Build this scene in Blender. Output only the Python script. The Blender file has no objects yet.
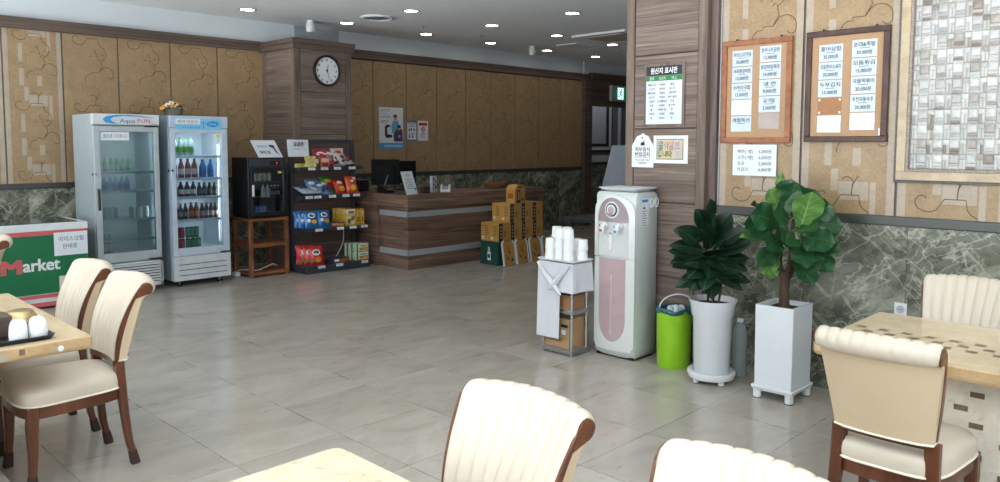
import bpy, math, random
from mathutils import Vector, Matrix
random.seed(7)
S = bpy.context.scene
COL = S.collection
PI = math.pi

# ------------------------------------------------------------------ camera, exposure, world, daylight
def setup_camera():
    yaw, pit, rol, f, cy, H = 0.7944, 0.0758, 0.0022, 771.05, 202.65, 1.585
    F = Vector((math.sin(yaw)*math.cos(pit), math.cos(yaw)*math.cos(pit), -math.sin(pit)))
    r = Vector((math.cos(yaw), -math.sin(yaw), 0)); u = r.cross(F)
    c, s = math.cos(rol), math.sin(rol)
    R, U = c*r+s*u, c*u-s*r
    cam = bpy.data.cameras.new('camera')
    o = bpy.data.objects.new('camera', cam); COL.objects.link(o)
    o.matrix_world = Matrix(((R.x, U.x, -F.x, 0), (R.y, U.y, -F.y, 0), (R.z, U.z, -F.z, H), (0, 0, 0, 1)))
    cam.sensor_fit = 'HORIZONTAL'; cam.sensor_width = 36.0; cam.lens = f/1000*36.0
    cam.shift_y = (cy-241)/1000.0; cam.clip_start = 0.05; cam.clip_end = 100
    S.camera = o
setup_camera()
S.view_settings.view_transform = 'Standard'
S.view_settings.look = 'None'
S.view_settings.gamma = 1.0
S.view_settings.use_curve_mapping = False
S.view_settings.exposure = 0.0
try:
    S.cycles.use_denoising = True
    S.cycles.max_bounces = 8; S.cycles.diffuse_bounces = 5; S.cycles.glossy_bounces = 4
    S.cycles.transparent_max_bounces = 12; S.cycles.transmission_bounces = 8
    S.cycles.sample_clamp_indirect = 6.0
except Exception:
    pass
W = bpy.data.worlds.new('sky'); S.world = W; W.use_nodes = True
W.node_tree.nodes['Background'].inputs[0].default_value = (0.72, 0.84, 1.0, 1)
W.node_tree.nodes['Background'].inputs[1].default_value = 1.0

def area(name, loc, direction, sx, sy, power, color=(1, 1, 1), spread=PI):
    l = bpy.data.lights.new(name, 'AREA'); l.shape = 'RECTANGLE'; l.size = sx; l.size_y = sy
    l.energy = power; l.color = color; l.spread = spread
    o = bpy.data.objects.new(name, l); COL.objects.link(o); o.location = loc
    o.rotation_euler = Vector(direction).to_track_quat('-Z', 'Y').to_euler()
    return o
DAY = (0.94, 0.975, 1.0)
WIN_L, WIN_F, CEIL_FILL = 33.0, 15.0, 92.0
for i, yy in enumerate((-1.6, 0.4, 2.4, 4.4, 6.4, 8.2)):          # daylight in the windows of the left wall
    area('window_daylight', (-2.44, yy, 1.65), (1, 0, 0.30), 1.55, 2.1, WIN_L*(0.62 if i < 3 else 0.8 if i == 3 else 0.5), DAY)
    area('ceiling_fill', (-2.43, yy, 1.0), (1, 0, 0.95), 1.55, 0.8, CEIL_FILL, (0.95, 0.98, 1.0), 1.7)   # fill lamps added at the windows, aimed up to lift the ceiling
for xx in (-1.4, 0.8, 3.0):                                       # daylight in the windows behind the camera
    area('window_daylight', (xx, -2.44, 1.65), (0, 1, 0.20), 1.7, 2.1, WIN_F, DAY)
    area('ceiling_fill', (xx, -2.43, 1.0), (0, 1, 0.95), 1.7, 0.8, CEIL_FILL*0.6, (0.95, 0.98, 1.0), 1.7)  # the same added upward fill on the camera side

area('passage_fill', (13.9, 10.1, 3.1), (0.1, 0.3, -1), 1.2, 0.3, 7.0, (0.95, 0.98, 1.0))  # unseen fill lamp, added to brighten the dark passage

# ------------------------------------------------------------------ materials
def lin(h):
    if isinstance(h, str):
        h = h.lstrip('#'); c = [int(h[i:i+2], 16)/255 for i in (0, 2, 4)]
    else:
        c = [x/255 for x in h]
    return tuple((x/12.92 if x <= 0.04045 else ((x+0.055)/1.055)**2.4) for x in c)+(1,)
_M = {}
class NT:
    def __init__(s, name):
        m = bpy.data.materials.new(name); m.use_nodes = True
        s.m = m; s.t = m.node_tree; s.b = s.t.nodes['Principled BSDF']
    def n(s, typ, **kw):
        x = s.t.nodes.new(typ)
        for k, v in kw.items(): setattr(x, k, v)
        return x
    def l(s, a, b): s.t.links.new(a, b)
    def math(s, op, a, b=None, clamp=False):
        x = s.n('ShaderNodeMath', operation=op, use_clamp=clamp)
        for i, q in enumerate((a, b)):
            if q is None: continue
            if isinstance(q, (int, float)): x.inputs[i].default_value = q
            else: s.l(q, x.inputs[i])
        return x.outputs[0]
    def mix(s, fac, a, b, mode='MIX'):
        x = s.n('ShaderNodeMix', data_type='RGBA', blend_type=mode)
        for i, q in ((0, fac), (6, a), (7, b)):
            if isinstance(q, (int, float)): x.inputs[i].default_value = q
            elif isinstance(q, tuple): x.inputs[i].default_value = q
            else: s.l(q, x.inputs[i])
        return x.outputs[2]
    def ramp(s, fac, stops):
        x = s.n('ShaderNodeValToRGB')
        el = x.color_ramp.elements
        while len(el) < len(stops): el.new(0.5)
        for e, (p, c) in zip(el, stops):
            e.position = p; e.color = c if isinstance(c, tuple) else (c, c, c, 1)
        s.l(fac, x.inputs[0]); return x.outputs[0]
    def pos(s, scale=(1, 1, 1), rot=(0, 0, 0), obj=False):
        if obj: o = s.n('ShaderNodeTexCoord').outputs['Object']
        else: o = s.n('ShaderNodeNewGeometry').outputs['Position']
        mp = s.n('ShaderNodeMapping'); mp.inputs['Scale'].default_value = scale; mp.inputs['Rotation'].default_value = rot
        s.l(o, mp.inputs[0]); return mp.outputs[0]
    def noise(s, vec, scale, detail=3, rough=0.55, dist=0.0):
        x = s.n('ShaderNodeTexNoise'); x.inputs['Scale'].default_value = scale; x.inputs['Detail'].default_value = detail
        x.inputs['Roughness'].default_value = rough; x.inputs['Distortion'].default_value = dist
        s.l(vec, x.inputs['Vector']); return x.outputs[0]
    def bump(s, h, strength=0.2, dist=0.01):
        x = s.n('ShaderNodeBump'); x.inputs['Strength'].default_value = strength; x.inputs['Distance'].default_value = dist
        s.l(h, x.inputs['Height']); s.l(x.outputs[0], s.b.inputs['Normal'])
    def set(s, **kw):
        for k, v in kw.items(): s.b.inputs[k.replace('_', ' ')].default_value = v

def mat(name, col, rough=0.5, metal=0.0, spec=0.5, var=0.06, scale=14.0, bump=0.0, obj=True, emit=0.0, coat=0.0, trans=0.0):
    """plain coated surface with a faint procedural mottling"""
    if name in _M: return _M[name]
    t = NT(name); c = lin(col)
    v = t.pos(obj=obj)
    nz = t.noise(v, scale, 3)
    d = tuple(x*(1-var) for x in c[:3])+(1,); e = tuple(min(1, x*(1+var)) for x in c[:3])+(1,)
    cc = t.ramp(nz, [(0.3, d), (0.7, e)])
    t.l(cc, t.b.inputs['Base Color'])
    t.set(Roughness=rough, Metallic=metal)
    t.b.inputs['Specular IOR Level'].default_value = spec
    if coat: t.b.inputs['Coat Weight'].default_value = coat; t.b.inputs['Coat Roughness'].default_value = 0.08
    if trans: t.b.inputs['Transmission Weight'].default_value = trans
    if emit:
        t.l(cc, t.b.inputs['Emission Color']); t.b.inputs['Emission Strength'].default_value = emit
    if bump: t.bump(nz, bump, 0.004)
    _M[name] = t.m; return t.m

def glow(name, col, strength):
    if name in _M: return _M[name]
    t = NT(name); t.set(Base_Color=lin(col), Emission_Color=lin(col), Emission_Strength=strength)
    _M[name] = t.m; return t.m

def glass(name, tint, alpha=0.25, rough=0.05):
    """thin pane: mostly see-through with a mirror-like film"""
    if name in _M: return _M[name]
    t = NT(name)
    out = t.t.nodes['Material Output']
    tr = t.n('ShaderNodeBsdfTransparent'); tr.inputs[0].default_value = lin(tint)
    gl = t.n('ShaderNodeBsdfGlossy'); gl.inputs['Roughness'].default_value = rough
    gl.inputs['Color'].default_value = (0.8, 0.85, 0.88, 1)
    fr = t.n('ShaderNodeFresnel'); fr.inputs[0].default_value = 1.45
    f2 = t.math('ADD', fr.outputs[0], alpha*0.3, True)
    mx = t.n('ShaderNodeMixShader'); t.l(f2, mx.inputs[0]); t.l(tr.outputs[0], mx.inputs[1]); t.l(gl.outputs[0], mx.inputs[2])
    t.l(mx.outputs[0], out.inputs[0])
    _M[name] = t.m; return t.m

def wood(name, dark, light, grain=(1.4, 1.4, 46), rough=0.5, obj=False, bump=0.25, mid=None, spec=0.4):
    if name in _M: return _M[name]
    t = NT(name)
    v = t.pos(scale=grain, obj=obj)
    n1 = t.noise(v, 1.0, 6, 0.65, 0.6)
    v2 = t.pos(scale=tuple(g*0.32 for g in grain), obj=obj)
    n2 = t.noise(v2, 1.0, 3, 0.5, 0.3)
    k = t.math('ADD', t.math('MULTIPLY', n1, 0.65), t.math('MULTIPLY', n2, 0.35))
    c = t.ramp(k, [(0.36, lin(dark)), (0.51, lin(mid) if mid else tuple((a+b)/2 for a, b in zip(lin(dark), lin(light)))), (0.66, lin(light))])
    t.l(c, t.b.inputs['Base Color']); t.set(Roughness=rough); t.b.inputs['Specular IOR Level'].default_value = spec
    t.bump(n1, bump, 0.004)
    _M[name] = t.m; return t.m

def m_floor():
    t = NT('polished_stone_tile')
    g = t.n('ShaderNodeNewGeometry').outputs['Position']
    sp = t.n('ShaderNodeSeparateXYZ'); t.l(g, sp.inputs[0])
    sx = t.math('DIVIDE', t.math('SUBTRACT', sp.outputs[0], 0.525), 0.6)
    sy = t.math('DIVIDE', t.math('SUBTRACT', sp.outputs[1], 0.515), 0.6)
    def edge(q):
        f = t.math('FRACT', q); return t.math('MINIMUM', f, t.math('SUBTRACT', 1.0, f))
    m = t.math('MINIMUM', edge(sx), edge(sy))
    gm = t.math('LESS_THAN', m, 0.0036)
    cb = t.n('ShaderNodeCombineXYZ'); t.l(t.math('FLOOR', sx), cb.inputs[0]); t.l(t.math('FLOOR', sy), cb.inputs[1])
    wn = t.n('ShaderNodeTexWhiteNoise', noise_dimensions='2D'); t.l(cb.outputs[0], wn.inputs['Vector'])
    off = t.n('ShaderNodeVectorMath', operation='MULTIPLY_ADD')
    t.l(wn.outputs['Color'], off.inputs[0]); off.inputs[1].default_value = (9, 9, 9); t.l(g, off.inputs[2])
    mp = t.n('ShaderNodeMapping'); mp.inputs['Scale'].default_value = (1.3, 2.4, 1); t.l(off.outputs[0], mp.inputs[0])
    n1 = t.noise(mp.outputs[0], 1.6, 6, 0.62, 0.8)
    mp2 = t.n('ShaderNodeMapping'); mp2.inputs['Scale'].default_value = (6, 13, 1); t.l(off.outputs[0], mp2.inputs[0])
    n2 = t.noise(mp2.outputs[0], 2.0, 3, 0.6, 0.2)
    base = t.ramp(n1, [(0.28, lin('#99928a')), (0.5, lin('#a59e95')), (0.75, lin('#b0a99f'))])
    spots = t.ramp(n2, [(0.30, (0.62, 0.6, 0.58, 1)), (0.38, (1, 1, 1, 1))])
    c = t.mix(0.35, base, spots, 'MULTIPLY')
    tone = t.math('ADD', t.math('MULTIPLY', wn.outputs['Value'], 0.10), 0.95)
    tc = t.n('ShaderNodeCombineColor'); [t.l(tone, tc.inputs[i]) for i in range(3)]
    c = t.mix(1.0, c, tc.outputs[0], 'MULTIPLY')
    c = t.mix(t.math('MULTIPLY', gm, 0.9), c, lin('#3a3632'))
    t.l(c, t.b.inputs['Base Color'])
    t.l(t.math('ADD', t.math('MULTIPLY', n1, 0.10), t.math('ADD', t.math('MULTIPLY', gm, 0.1), 0.13)), t.b.inputs['Roughness'])
    t.b.inputs['Specular IOR Level'].default_value = 0.5
    t.bump(t.math('SUBTRACT', 1.0, gm), 0.15, 0.002)
    return t.m

def m_marble(name, dark, mid, vein, rough=0.16):
    t = NT(name)
    g = t.n('ShaderNodeNewGeometry').outputs['Position']; sp = t.n('ShaderNodeSeparateXYZ'); t.l(g, sp.inputs[0])
    s = t.math('SUBTRACT', sp.outputs[0], sp.outputs[1]); z = sp.outputs[2]        # runs along either wall
    tile = t.math('FLOOR', t.math('DIVIDE', s, 0.88))
    def coords(ang, stretch, seed):
        c, q = math.cos(math.radians(ang)), math.sin(math.radians(ang))
        a = t.math('ADD', t.math('MULTIPLY', s, c/stretch), t.math('MULTIPLY', z, q/stretch))
        b = t.math('SUBTRACT', t.math('MULTIPLY', z, c), t.math('MULTIPLY', s, q))
        cb = t.n('ShaderNodeCombineXYZ'); t.l(a, cb.inputs[0]); t.l(b, cb.inputs[1]); t.l(t.math('ADD', t.math('MULTIPLY', tile, 3.7), seed), cb.inputs[2])
        return cb.outputs[0]
    def vein_mask(v, sc, wdt, det=4, dist=0.15):
        r = t.math('ABSOLUTE', t.math('SUBTRACT', t.noise(v, sc, det, 0.55, dist), 0.5))
        return t.math('SUBTRACT', 1.0, t.math('DIVIDE', r, wdt), True)
    v1, v2, v3 = coords(28, 2.6, 0.0), coords(-42, 3.2, 5.0), coords(64, 3.0, 9.0)
    vf = coords(20, 1.5, 2.0)
    base = t.ramp(t.noise(vf, 4.2, 9, 0.74, 0.5), [(0.34, lin(dark)), (0.5, lin(mid)), (0.56, lin(dark)), (0.70, lin(mid))])
    gate = t.ramp(t.noise(vf, 1.3, 3), [(0.44, (0, 0, 0, 1)), (0.58, (1, 1, 1, 1))])
    c = base
    for m, k in ((vein_mask(v3, 5.0, 0.012), 0.35), (vein_mask(v2, 3.1, 0.010), 0.55), (vein_mask(v1, 4.4, 0.012), 0.55), (vein_mask(v2, 7.5, 0.014), 0.30)):
        c = t.mix(t.math('MULTIPLY', m, k), c, lin(vein))
    big = t.math('MULTIPLY', vein_mask(v1, 1.5, 0.055, 6, 0.4), gate)
    c = t.mix(t.math('MULTIPLY', big, 0.75), c, lin(vein))
    jt = t.math('FRACT', t.math('DIVIDE', s, 0.88)); jm = t.math('LESS_THAN', jt, 0.004)
    c = t.mix(t.math('MULTIPLY', jm, 0.6), c, lin('#2a2d29'))
    t.l(c, t.b.inputs['Base Color']); t.set(Roughness=rough)
    return t.m

def m_paper(name, base, light):
    t = NT(name); v = t.pos()
    n1 = t.noise(v, 55, 4, 0.7); n2 = t.noise(v, 9, 3)
    c = t.ramp(t.math('ADD', t.math('MULTIPLY', n1, 0.6), t.math('MULTIPLY', n2, 0.4)), [(0.36, lin(base)), (0.64, lin(light))])
    t.l(c, t.b.inputs['Base Color']); t.set(Roughness=0.42); t.bump(n1, 0.12, 0.002)
    return t.m

def m_beige_marble(name, a, b, spot, rough=0.18):
    t = NT(name); v = t.pos(obj=True)
    n = t.noise(v, 7, 6, 0.6, 0.8); n2 = t.noise(v, 42, 3, 0.6, 0.6); n3 = t.noise(v, 16, 5, 0.6, 1.4)
    c = t.ramp(n, [(0.3, lin(a)), (0.7, lin(b))])
    c = t.mix(t.ramp(n2, [(0.62, (0, 0, 0, 1)), (0.72, (0.45, 0.45, 0.45, 1))]), c, lin(spot))
    r = t.math('SUBTRACT', 1.0, t.math('DIVIDE', t.math('ABSOLUTE', t.math('SUBTRACT', n3, 0.5)), 0.012), True)
    c = t.mix(t.math('MULTIPLY', r, 0.3), c, lin(spot))
    t.l(c, t.b.inputs['Base Color']); t.set(Roughness=rough); return t.m

def m_leather(name, col, var=0.05):
    t = NT(name); v = t.pos(obj=True); c = lin(col)
    n = t.noise(v, 5, 3); f = t.n('ShaderNodeTexVoronoi'); f.inputs['Scale'].default_value = 420; t.l(v, f.inputs['Vector'])
    t.l(t.ramp(n, [(0.3, tuple(x*(1-var) for x in c[:3])+(1,)), (0.7, c)]), t.b.inputs['Base Color'])
    t.set(Roughness=0.34); t.bump(f.outputs[0], 0.08, 0.001); return t.m

def m_leaf(name, a, b, vein):
    t = NT(name); v = t.pos(obj=True)
    n = t.noise(v, 9, 3); n2 = t.noise(v, 60, 2)
    c = t.ramp(n, [(0.3, lin(a)), (0.7, lin(b))]); c = t.mix(t.math('MULTIPLY', n2, 0.25), c, lin(vein))
    t.l(c, t.b.inputs['Base Color']); t.set(Roughness=0.33); t.b.inputs['Specular IOR Level'].default_value = 0.5
    return t.m

FLOOR = m_floor()
MARBLE = m_marble('green_marble', '#3f4338', '#6a6d5e', '#b9b9a9')
WPAPER = m_paper('tan_wall_panel', '#897052', '#a28865')
WPALE = m_paper('pale_panel_figure', '#9c8d7c', '#ad9f8d')
WLINE = mat('panel_scroll_line', '#54412a', 0.5)
WSEAM = mat('panel_seam', '#5d564e', 0.5)
PLANK = wood('grey_brown_plank', '#54463f', '#938278', (1.7, 1.7, 75), 0.55, mid='#72635a')
CROWN = wood('dark_crown_wood', '#41342e', '#6e5d54', (1.4, 1.4, 70), 0.5)
STILE = wood('plank_stile', '#53453e', '#877569', (22, 22, 1.4), 0.55)
GROOVE = mat('groove_shadow_gap', '#2c2320', 0.8)
CEIL = mat('ceiling_paint', '#e2e6e7', 0.9, var=0.015, scale=3, obj=False)
SOFFIT = mat('soffit_paint', '#ccd2d6', 0.9, var=0.015, scale=3, obj=False)
WHITE = mat('white_plastic', '#dde0e3', 0.35, var=0.02)
WHITEG = mat('white_gloss', '#dadee3', 0.18, var=0.015)
PAPERW = mat('white_sheet', '#dde4ec', 0.6, var=0.03, scale=30)
BLACK = mat('black_plastic', '#17181a', 0.4)
INK = mat('black_ink', '#22242a', 0.6)
INKG = mat('grey_ink', '#6d7078', 0.6)
CHROME = mat('bright_metal', '#c9ccce', 0.22, 1.0)
STEEL = mat('brushed_metal', '#a3a6a8', 0.35, 0.9)
DKSTEEL = mat('charcoal_steel', '#3a3e46', 0.5)
RED = mat('red_print', '#c22a2c', 0.5)
BLUE = mat('blue_print', '#2f8fd0', 0.5)
GREEN = mat('green_print', '#00683f', 0.45)
LAMP = glow('lit_lamp', '#fffaf0', 30.0)

# ------------------------------------------------------------------ mesh helpers
def V(*a): return Vector(a)
_TXT = {}
def glyphs(body):
    """triangulated outline of a line of lettering, unit size"""
    key = body
    if key not in _TXT:
        cu = bpy.data.curves.new('lettering', 'FONT'); cu.body = body; cu.size = 1.0; cu.resolution_u = 3
        o = bpy.data.objects.new('lettering', cu); COL.objects.link(o)
        dg = bpy.context.evaluated_depsgraph_get()
        ev = o.evaluated_get(dg); me = ev.to_mesh()
        vs = [tuple(v.co[:2]) for v in me.vertices]; fs = [tuple(p.vertices) for p in me.polygons]
        ev.to_mesh_clear()
        bpy.data.objects.remove(o); bpy.data.curves.remove(cu)
        xs = [v[0] for v in vs] or [0, 1]; ys = [v[1] for v in vs] or [0, 1]
        _TXT[key] = (vs, fs, min(xs), max(xs), min(ys), max(ys))
    return _TXT[key]

class MB:
    def __init__(s): s.v, s.f, s.m, s.sm, s.mats = [], [], [], [], []
    def mi(s, mat):
        if mat not in s.mats: s.mats.append(mat)
        return s.mats.index(mat)
    def add(s, vs, fs, mat, smooth=False):
        b = len(s.v); k = s.mi(mat)
        s.v += [tuple(v) for v in vs]
        for f in fs: s.f.append(tuple(i+b for i in f)); s.m.append(k); s.sm.append(smooth)
        return s
    def bx(s, x0, x1, y0, y1, z0, z1, mat):
        if x0 > x1: x0, x1 = x1, x0
        if y0 > y1: y0, y1 = y1, y0
        if z0 > z1: z0, z1 = z1, z0
        vs = [(x, y, z) for x in (x0, x1) for y in (y0, y1) for z in (z0, z1)]
        return s.add(vs, [(0, 1, 3, 2), (4, 6, 7, 5), (0, 4, 5, 1), (2, 3, 7, 6), (0, 2, 6, 4), (1, 5, 7, 3)], mat)
    def obx(s, c, ax, ay, az, mat):
        """box with centre c and half-axis vectors"""
        c, ax, ay, az = Vector(c), Vector(ax), Vector(ay), Vector(az)
        vs = [c+ax*i+ay*j+az*k for i in (-1, 1) for j in (-1, 1) for k in (-1, 1)]
        f = [(0, 1, 3, 2), (4, 6, 7, 5), (0, 4, 5, 1), (2, 3, 7, 6), (0, 2, 6, 4), (1, 5, 7, 3)]
        if ax.cross(ay).dot(az) < 0: f = [q[::-1] for q in f]
        return s.add(vs, f, mat)
    def rings(s, rings, mat, smooth=True, closed=True, cap0=True, cap1=True):
        n = len(rings[0]); vs = [p for r in rings for p in r]; fs = []
        for i in range(len(rings)-1):
            for j in range(n if closed else n-1):
                k = (j+1) % n; fs.append((i*n+j, i*n+k, (i+1)*n+k, (i+1)*n+j))
        s.add(vs, fs, mat, smooth)
        if closed and cap0: s.add(rings[0], [tuple(range(n))[::-1]], mat)
        if closed and cap1: s.add(rings[-1], [tuple(range(n))], mat)
        return s
    def lathe(s, prof, c, mat, n=24, smooth=True, axis=None, cap0=True, cap1=True):
        c = Vector(c); a = Vector(axis).normalized() if axis else V(0, 0, 1)
        u = a.orthogonal().normalized() if axis else V(1, 0, 0); w = a.cross(u)
        R = [[c+a*z+(u*math.cos(2*PI*j/n)+w*math.sin(2*PI*j/n))*r for j in range(n)] for r, z in prof]
        return s.rings(R, mat, smooth, True, cap0, cap1)
    def cyl(s, p0, p1, r0, mat, r1=None, n=16, smooth=True):
        p0, p1 = Vector(p0), Vector(p1); r1 = r0 if r1 is None else r1
        return s.lathe([(r0, 0), (r1, (p1-p0).length)], p0, mat, n, smooth, (p1-p0))
    def tube(s, pts, r, mat, n=8, sq=None):
        """swept tube; r number or list; sq=(a,b) rectangular section factors"""
        pts = [Vector(p) for p in pts]; R = []; prev = None
        for i, p in enumerate(pts):
            t = (pts[min(i+1, len(pts)-1)]-pts[max(i-1, 0)]).normalized()
            if prev is None:
                u = t.orthogonal().normalized()
                for e in (V(0, 1, 0), V(1, 0, 0), V(0, 0, 1)):
                    if abs(e.dot(t)) < 0.8: u = (e-t*e.dot(t)).normalized(); break
            else: u = (prev-t*prev.dot(t)).normalized()
            prev = u; w = t.cross(u); rr = r[i] if isinstance(r, (list, tuple)) else r
            if sq:
                a, b = sq; k = 0.72
                R.append([p+u*(x*a*rr)+w*(y*b*rr) for x, y in ((1, k), (k, 1), (-k, 1), (-1, k), (-1, -k), (-k, -1), (k, -1), (1, -k))])
            else: R.append([p+(u*math.cos(2*PI*j/n)+w*math.sin(2*PI*j/n))*rr for j in range(n)])
        return s.rings(R, mat, sq is None)
    def prism(s, poly, o, u, w, d, mat, smooth=False):
        """2D outline in the plane (o,u,w) pushed along d (CCW outline seen against d)"""
        o, u, w, d = Vector(o), Vector(u), Vector(w), Vector(d)
        if u.cross(w).dot(d) < 0: poly = poly[::-1]
        a = [o+u*x+w*y for x, y in poly]; b = [p+d for p in a]; n = len(a)
        s.add(a, [tuple(range(n))[::-1]], mat); s.add(b, [tuple(range(n))], mat)
        s.add(a+b, [(i, (i+1) % n, n+(i+1) % n, n+i) for i in range(n)], mat, smooth)
        return s
    def grid(s, fn, nu, nv, mat, smooth=True, flip=False):
        vs = [fn(i/nu, j/nv) for i in range(nu+1) for j in range(nv+1)]; fs = []
        for i in range(nu):
            for j in range(nv):
                q = (i*(nv+1)+j, (i+1)*(nv+1)+j, (i+1)*(nv+1)+j+1, i*(nv+1)+j+1); fs.append(q[::-1] if flip else q)
        return s.add(vs, fs, mat, smooth)
    def quad(s, a, b, c, d, mat): return s.add([a, b, c, d], [(0, 1, 2, 3)], mat)
    def slab(s, o, u, w, x0, x1, y0, y1, t, mat):
        """thin rectangular plate on the plane (o,u,w), thickness t along u x w"""
        o, u, w = Vector(o), Vector(u), Vector(w); n = u.cross(w).normalized()*t
        return s.obx(o+u*(x0+x1)/2+w*(y0+y1)/2+n/2, u*(x1-x0)/2, w*(y1-y0)/2, n/2, mat)
    def ribbon(s, pts, wd, o, u, w, off, mat):
        o, u, w = Vector(o), Vector(u), Vector(w); nn = u.cross(w).normalized()*off
        n = len(pts); L = []; R = []
        for i in range(n):
            a, b = pts[max(i-1, 0)], pts[min(i+1, n-1)]
            dx, dy = b[0]-a[0], b[1]-a[1]; q = math.hypot(dx, dy) or 1
            dx, dy = -dy/q*wd/2, dx/q*wd/2
            L.append(o+u*(pts[i][0]+dx)+w*(pts[i][1]+dy)+nn); R.append(o+u*(pts[i][0]-dx)+w*(pts[i][1]-dy)+nn)
        return s.add(L+R, [(n+i, n+i+1, i+1, i) for i in range(n-1)], mat)
    def text(s, body, o, u, w, size, mat, width=None, align='C', off=0.0008, bold=0.0):
        """lettering whose cap height is about size, anchored at o, lying on the plane (u,w)"""
        vs, fs, x0, x1, y0, y1 = glyphs(body)
        o, u, w = Vector(o), Vector(u).normalized(), Vector(w).normalized(); nn = u.cross(w)*off
        k = size/0.73; kx = k
        if width and (x1-x0)*k > 0: kx = min(k*1.6, width/(x1-x0)) if width else k
        sh = {'C': -(x0+x1)/2, 'L': -x0, 'R': -x1}[align]
        for i, (ex, ey) in enumerate(((-1, -.6), (1, -.6), (-1, .6), (1, .6)) if bold else ((0, 0),)):     # heavier strokes: the outline laid down four times
            s.add([o+u*((x+sh+ex*bold)*kx)+w*((y+ey*bold)*k)+nn*(1+.05*i) for x, y in vs], fs, mat)
        return s
    def disc(s, c, u, w, r, mat, off=0.0, n=20, ry=None):
        c, u, w = Vector(c), Vector(u).normalized(), Vector(w).normalized(); nn = u.cross(w)*off; ry = ry or r
        return s.add([c+u*math.cos(2*PI*j/n)*r+w*math.sin(2*PI*j/n)*ry+nn for j in range(n)], [tuple(range(n))], mat)
    def build(s, name, parent=None, bevel=0, loc=None, local=False, seg=2, angle=38, subsurf=0):
        """one mesh object; vertices are world coordinates unless local; loc = the object's own origin"""
        off = V(0, 0, 0)
        p = parent
        while p is not None and not local: off += p.location; p = p.parent
        if loc is not None: o0 = Vector(loc)
        else: o0 = V(0, 0, 0) if parent else None
        me = bpy.data.meshes.new(name)
        if o0 is None:
            if local: o0 = V(0, 0, 0)
            else:
                xs = [v[0] for v in s.v]; ys = [v[1] for v in s.v]; zs = [v[2] for v in s.v]
                o0 = V((min(xs)+max(xs))/2, (min(ys)+max(ys))/2, min(zs))
        sub = V(0, 0, 0) if (local and not parent) else (off+o0 if parent else o0)
        me.from_pydata([(v[0]-sub.x, v[1]-sub.y, v[2]-sub.z) for v in s.v], [], s.f)
        for m in s.mats: me.materials.append(m)
        me.polygons.foreach_set('material_index', s.m)
        me.polygons.foreach_set('use_smooth', [True]*len(s.f) if any(s.sm) else [False]*len(s.f))
        me.update()
        if any(s.sm): me.set_sharp_from_angle(angle=math.radians(angle))
        o = bpy.data.objects.new(name, me); COL.objects.link(o); o.location = o0
        if parent: o.parent = parent
        if bevel:
            b = o.modifiers.new('edge', 'BEVEL'); b.width = bevel; b.segments = seg; b.limit_method = 'ANGLE'; b.angle_limit = math.radians(45)
            b.harden_normals = False
        if subsurf:
            q = o.modifiers.new('sub', 'SUBSURF'); q.levels = subsurf; q.render_levels = subsurf
        return o

def thing(name, label, cat, loc=(0, 0, 0), rot=0.0, group=None):
    o = bpy.data.objects.new(name, None); COL.objects.link(o); o.empty_display_size = 0.1
    o.location = loc; o.rotation_euler = (0, 0, rot)
    return tag(o, label, cat, group)
def tag(o, label, cat, group=None):
    o['label'] = label; o['category'] = cat
    if group: o['group'] = group
    return o
def struct(o): o['kind'] = 'structure'; return o
def dup(src, loc, rot=None, label=None, group=None):
    c = src.copy(); COL.objects.link(c); c.location = loc
    if rot is not None: c.rotation_euler = rot if isinstance(rot, tuple) else (0, 0, rot)
    if label: c['label'] = label
    if group: c['group'] = group
    for ch in list(src.children):
        d = ch.copy(); COL.objects.link(d); d.parent = c
        for g in list(ch.children):
            e = g.copy(); COL.objects.link(e); e.parent = d
    return c
def arc(cx, cy, r, a0, a1, n=10): return [(cx+r*math.cos(math.radians(a0+(a1-a0)*i/n)), cy+r*math.sin(math.radians(a0+(a1-a0)*i/n))) for i in range(n+1)]
def rrect(x0, x1, y0, y1, r, n=4):
    return arc(x1-r, y0+r, r, -90, 0, n)+arc(x1-r, y1-r, r, 0, 90, n)+arc(x0+r, y1-r, r, 90, 180, n)+arc(x0+r, y0+r, r, 180, 270, n)
def spline(pts, n=8):
    P = [Vector(p) for p in pts]; P = [P[0]]+P+[P[-1]]; out = []
    for i in range(1, len(P)-2):
        for k in range(n):
            t = k/n; a, b, c, d = P[i-1], P[i], P[i+1], P[i+2]
            out.append(0.5*((2*b)+(c-a)*t+(2*a-5*b+4*c-d)*t*t+(3*b-a-3*c+d)*t**3))
    return out+[P[-2]]
X, Y, Z = V(1, 0, 0), V(0, 1, 0), V(0, 0, 1)

# ------------------------------------------------------------------ the room
XR, YB, ZC = 5.02, 9.40, 3.18          # right wall, back wall, ceiling
ZM, ZL, ZP, ZK = 1.095, 1.155, 2.80, 2.93   # marble top, ledge top, panel top, crown top
mb = MB(); mb.bx(-2.6, 16.5, -2.6, 11.2, -0.1, 0, FLOOR); struct(mb.build('floor'))
mb = MB(); mb.bx(-2.6, 16.5, -2.6, 11.2, ZC, ZC+0.1, CEIL); struct(mb.build('ceiling'))

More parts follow.
